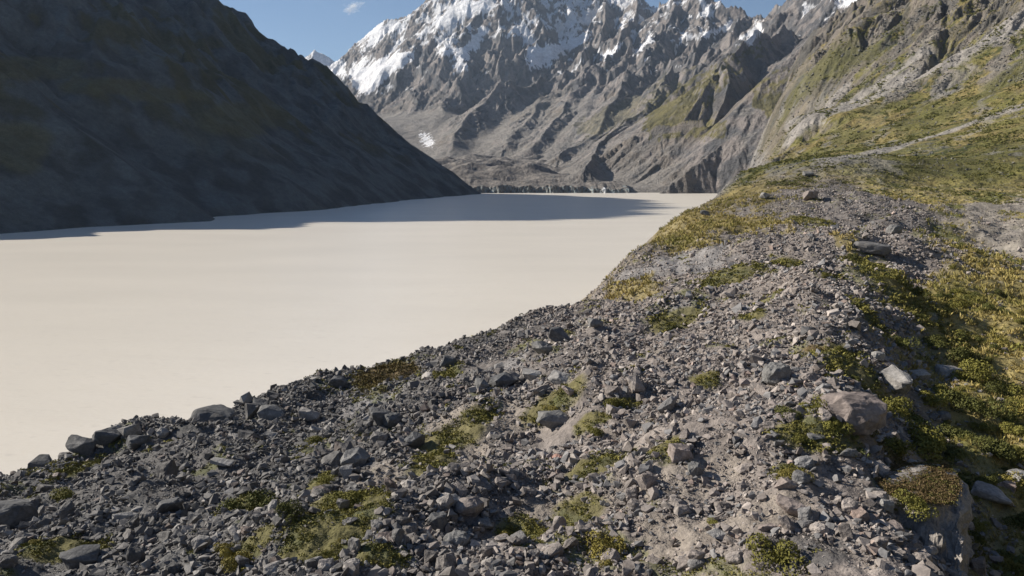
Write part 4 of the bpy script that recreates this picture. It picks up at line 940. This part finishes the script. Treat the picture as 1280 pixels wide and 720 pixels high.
# far valley side: scrub and loose stones that break up the grass and the scree
def hill_at(x, y):
    th = np.arctan2(x, y); r = np.hypot(x, y)
    i = np.clip(np.interp(r, HG['r'], np.arange(len(HG['r']))), 0, len(HG['r']) - 1.001); j = np.clip(np.interp(th, HG['th'], np.arange(len(HG['th']))), 0, len(HG['th']) - 1.001)
    i0 = i.astype(int); j0 = j.astype(int); a = i - i0; b = j - j0
    def g(A): return (A[i0, j0] * (1 - a) * (1 - b) + A[i0 + 1, j0] * a * (1 - b) + A[i0, j0 + 1] * (1 - a) * b + A[i0 + 1, j0 + 1] * a * b)
    return g(HG['z']), g(HG['veg']), HG['c'][i0, j0]
x, y, px = scatter(120000, 455, 1900, 12, 40, 1.3, 4.2, rngp, 2.6)
z, vg, cb = hill_at(x, y); rr = np.hypot(x, y)
cl_ = fbm(x / 30, y / 30, 4, 171) + .4 * fbm(x / 110, y / 110, 3, 172)
u_ = rngp.uniform(0, 1, len(x))
ks = (vg > .4) & (u_ < np.clip(.02 + 1.0 * cl_, 0, .7)) & (z > 6)
size = px / F * rr
bp_ = [leaf_cloud(460 + k, 16, .20, .6, 2) for k in range(6)]
cbs = np.where((rngp.uniform(0, 1, len(x)) < .6)[:, None], np.array((.10, .104, .03)), np.array((.15, .14, .042))) * rngp.uniform(.8, 1.2, (len(x), 1))
bake('scrub', bp_, x[ks], y[ks], z[ks], size[ks] * 1.2, cbs[ks], .1, M_leaf, .08, kind='stuff', label='low scrub dotted over the grassy valley side')
kr = (~ks) & (u_ < np.where(vg > .5, .06 * (cl_ < -.1), .3)) & (z > 6)
bake('scree', small, x[kr], y[kr], z[kr], size[kr] * .5, np.clip(cb[kr] * rngp.uniform(.75, 1.3, (int(kr.sum()), 1)), .07, .3) * .6 + .07, .4, M_rock, .25, kind='stuff', label='loose stones on the scree of the valley side')
print('T plants', time.time() - T0)

# ------------------------------------------------------------------ a thin wisp of cloud high beyond the valley
cm = bpy.data.materials.new('cloud_vapour'); cm.use_nodes = True; nt = cm.node_tree; nt.nodes.clear(); L = nt.links
o = nt.nodes.new('ShaderNodeOutputMaterial'); pv = nt.nodes.new('ShaderNodeVolumePrincipled'); tc = nt.nodes.new('ShaderNodeTexCoord')
nz = nt.nodes.new('ShaderNodeTexNoise'); nz.inputs['Scale'].default_value = 2.6; nz.inputs['Detail'].default_value = 5; nz.inputs['Roughness'].default_value = .6; L.new(tc.outputs['Object'], nz.inputs['Vector'])
ln = nt.nodes.new('ShaderNodeVectorMath'); ln.operation = 'LENGTH'; L.new(tc.outputs['Object'], ln.inputs[0])
fa = nt.nodes.new('ShaderNodeMapRange'); fa.inputs['From Min'].default_value = .2; fa.inputs['From Max'].default_value = 1.; fa.inputs['To Min'].default_value = 0; fa.inputs['To Max'].default_value = .32; L.new(ln.outputs['Value'], fa.inputs['Value'])
sb = nt.nodes.new('ShaderNodeMath'); sb.operation = 'SUBTRACT'; L.new(nz.outputs['Fac'], sb.inputs[0]); L.new(fa.outputs[0], sb.inputs[1])
mr = nt.nodes.new('ShaderNodeMapRange'); mr.inputs['From Min'].default_value = .42; mr.inputs['From Max'].default_value = .7; mr.inputs['To Max'].default_value = .012; L.new(sb.outputs[0], mr.inputs['Value'])
L.new(mr.outputs[0], pv.inputs['Density']); pv.inputs['Color'].default_value = (1, 1, 1, 1); pv.inputs['Anisotropy'].default_value = .3; L.new(pv.outputs[0], o.inputs['Volume'])
bm = bmesh.new(); bmesh.ops.create_icosphere(bm, subdivisions=3, radius=1.)
me = bpy.data.meshes.new('cloud'); bm.to_mesh(me); bm.free()
cl = link('cloud', me, cm, kind='stuff', label='small thin white cloud wisp in the blue gap of the sky')
p = P(440, 9, 16000); cl.location = p; cl.scale = (420, 260, 190); cl.rotation_euler = (0, -.25, 0)
HAZE = 1.9e-5; EXPO = .74

# ------------------------------------------------------------------ light, air, camera
w = bpy.data.worlds.new('World'); sc.world = w; w.use_nodes = True; nt = w.node_tree
bg = nt.nodes['Background']; sk = nt.nodes.new('ShaderNodeTexSky'); sk.sky_type = 'NISHITA'; sk.sun_disc = False
sk.sun_elevation = SUN_EL; sk.sun_rotation = SUN_AZ; sk.altitude = 1500; sk.air_density = 1.0; sk.dust_density = .1; sk.ozone_density = 3.5
nt.links.new(sk.outputs[0], bg.inputs[0]); bg.inputs[1].default_value = .055
sun = bpy.data.lights.new('sun', 'SUN'); sun.energy = 5; sun.angle = math.radians(.5); sun.color = (1., .925, .81)
so = bpy.data.objects.new('sun', sun); C.objects.link(so)
S = Vector((math.sin(SUN_AZ) * math.cos(SUN_EL), math.cos(SUN_AZ) * math.cos(SUN_EL), math.sin(SUN_EL)))
so.rotation_euler = S.to_track_quat('Z', 'Y').to_euler(); so.location = (0, 0, 500)
if not os.environ.get('NOHAZE'):
    hm = bpy.data.materials.new('haze_air'); hm.use_nodes = True; nt = hm.node_tree; nt.nodes.clear()
    o = nt.nodes.new('ShaderNodeOutputMaterial'); pv = nt.nodes.new('ShaderNodeVolumePrincipled')
    pv.inputs['Color'].default_value = (.62, .78, 1., 1); pv.inputs['Density'].default_value = HAZE; pv.inputs['Anisotropy'].default_value = .2
    nt.links.new(pv.outputs[0], o.inputs['Volume'])
    bm = bmesh.new(); bmesh.ops.create_cube(bm, size=1)
    for v in bm.verts: v.co = Vector((v.co.x * 34000, v.co.y * 34000 + 2000, v.co.z * 3120 + 1550))
    me = bpy.data.meshes.new('haze'); bm.to_mesh(me); bm.free()
    link('haze', me, hm, kind='stuff', label='thin bluish mountain air filling the valley')
cam = bpy.data.cameras.new('camera'); cam.sensor_width = 36; cam.lens = F / 1280 * 36; cam.clip_end = 60000; cam.clip_start = .5
co = bpy.data.objects.new('camera', cam); C.objects.link(co); co.location = (0, 0, CAMZ); co.rotation_euler = (math.pi / 2 - PITCH, 0, 0)
sc.camera = co
sc.view_settings.view_transform = 'Standard'; sc.view_settings.look = 'None'; sc.view_settings.exposure = EXPO; sc.view_settings.gamma = 1
sc.render.engine = 'CYCLES'; sc.cycles.max_bounces = 4; sc.cycles.diffuse_bounces = 2; sc.cycles.glossy_bounces = 2; sc.cycles.volume_bounces = 0; sc.cycles.use_denoising = True
sc.cycles.transparent_max_bounces = 8
print('T script', time.time() - T0)
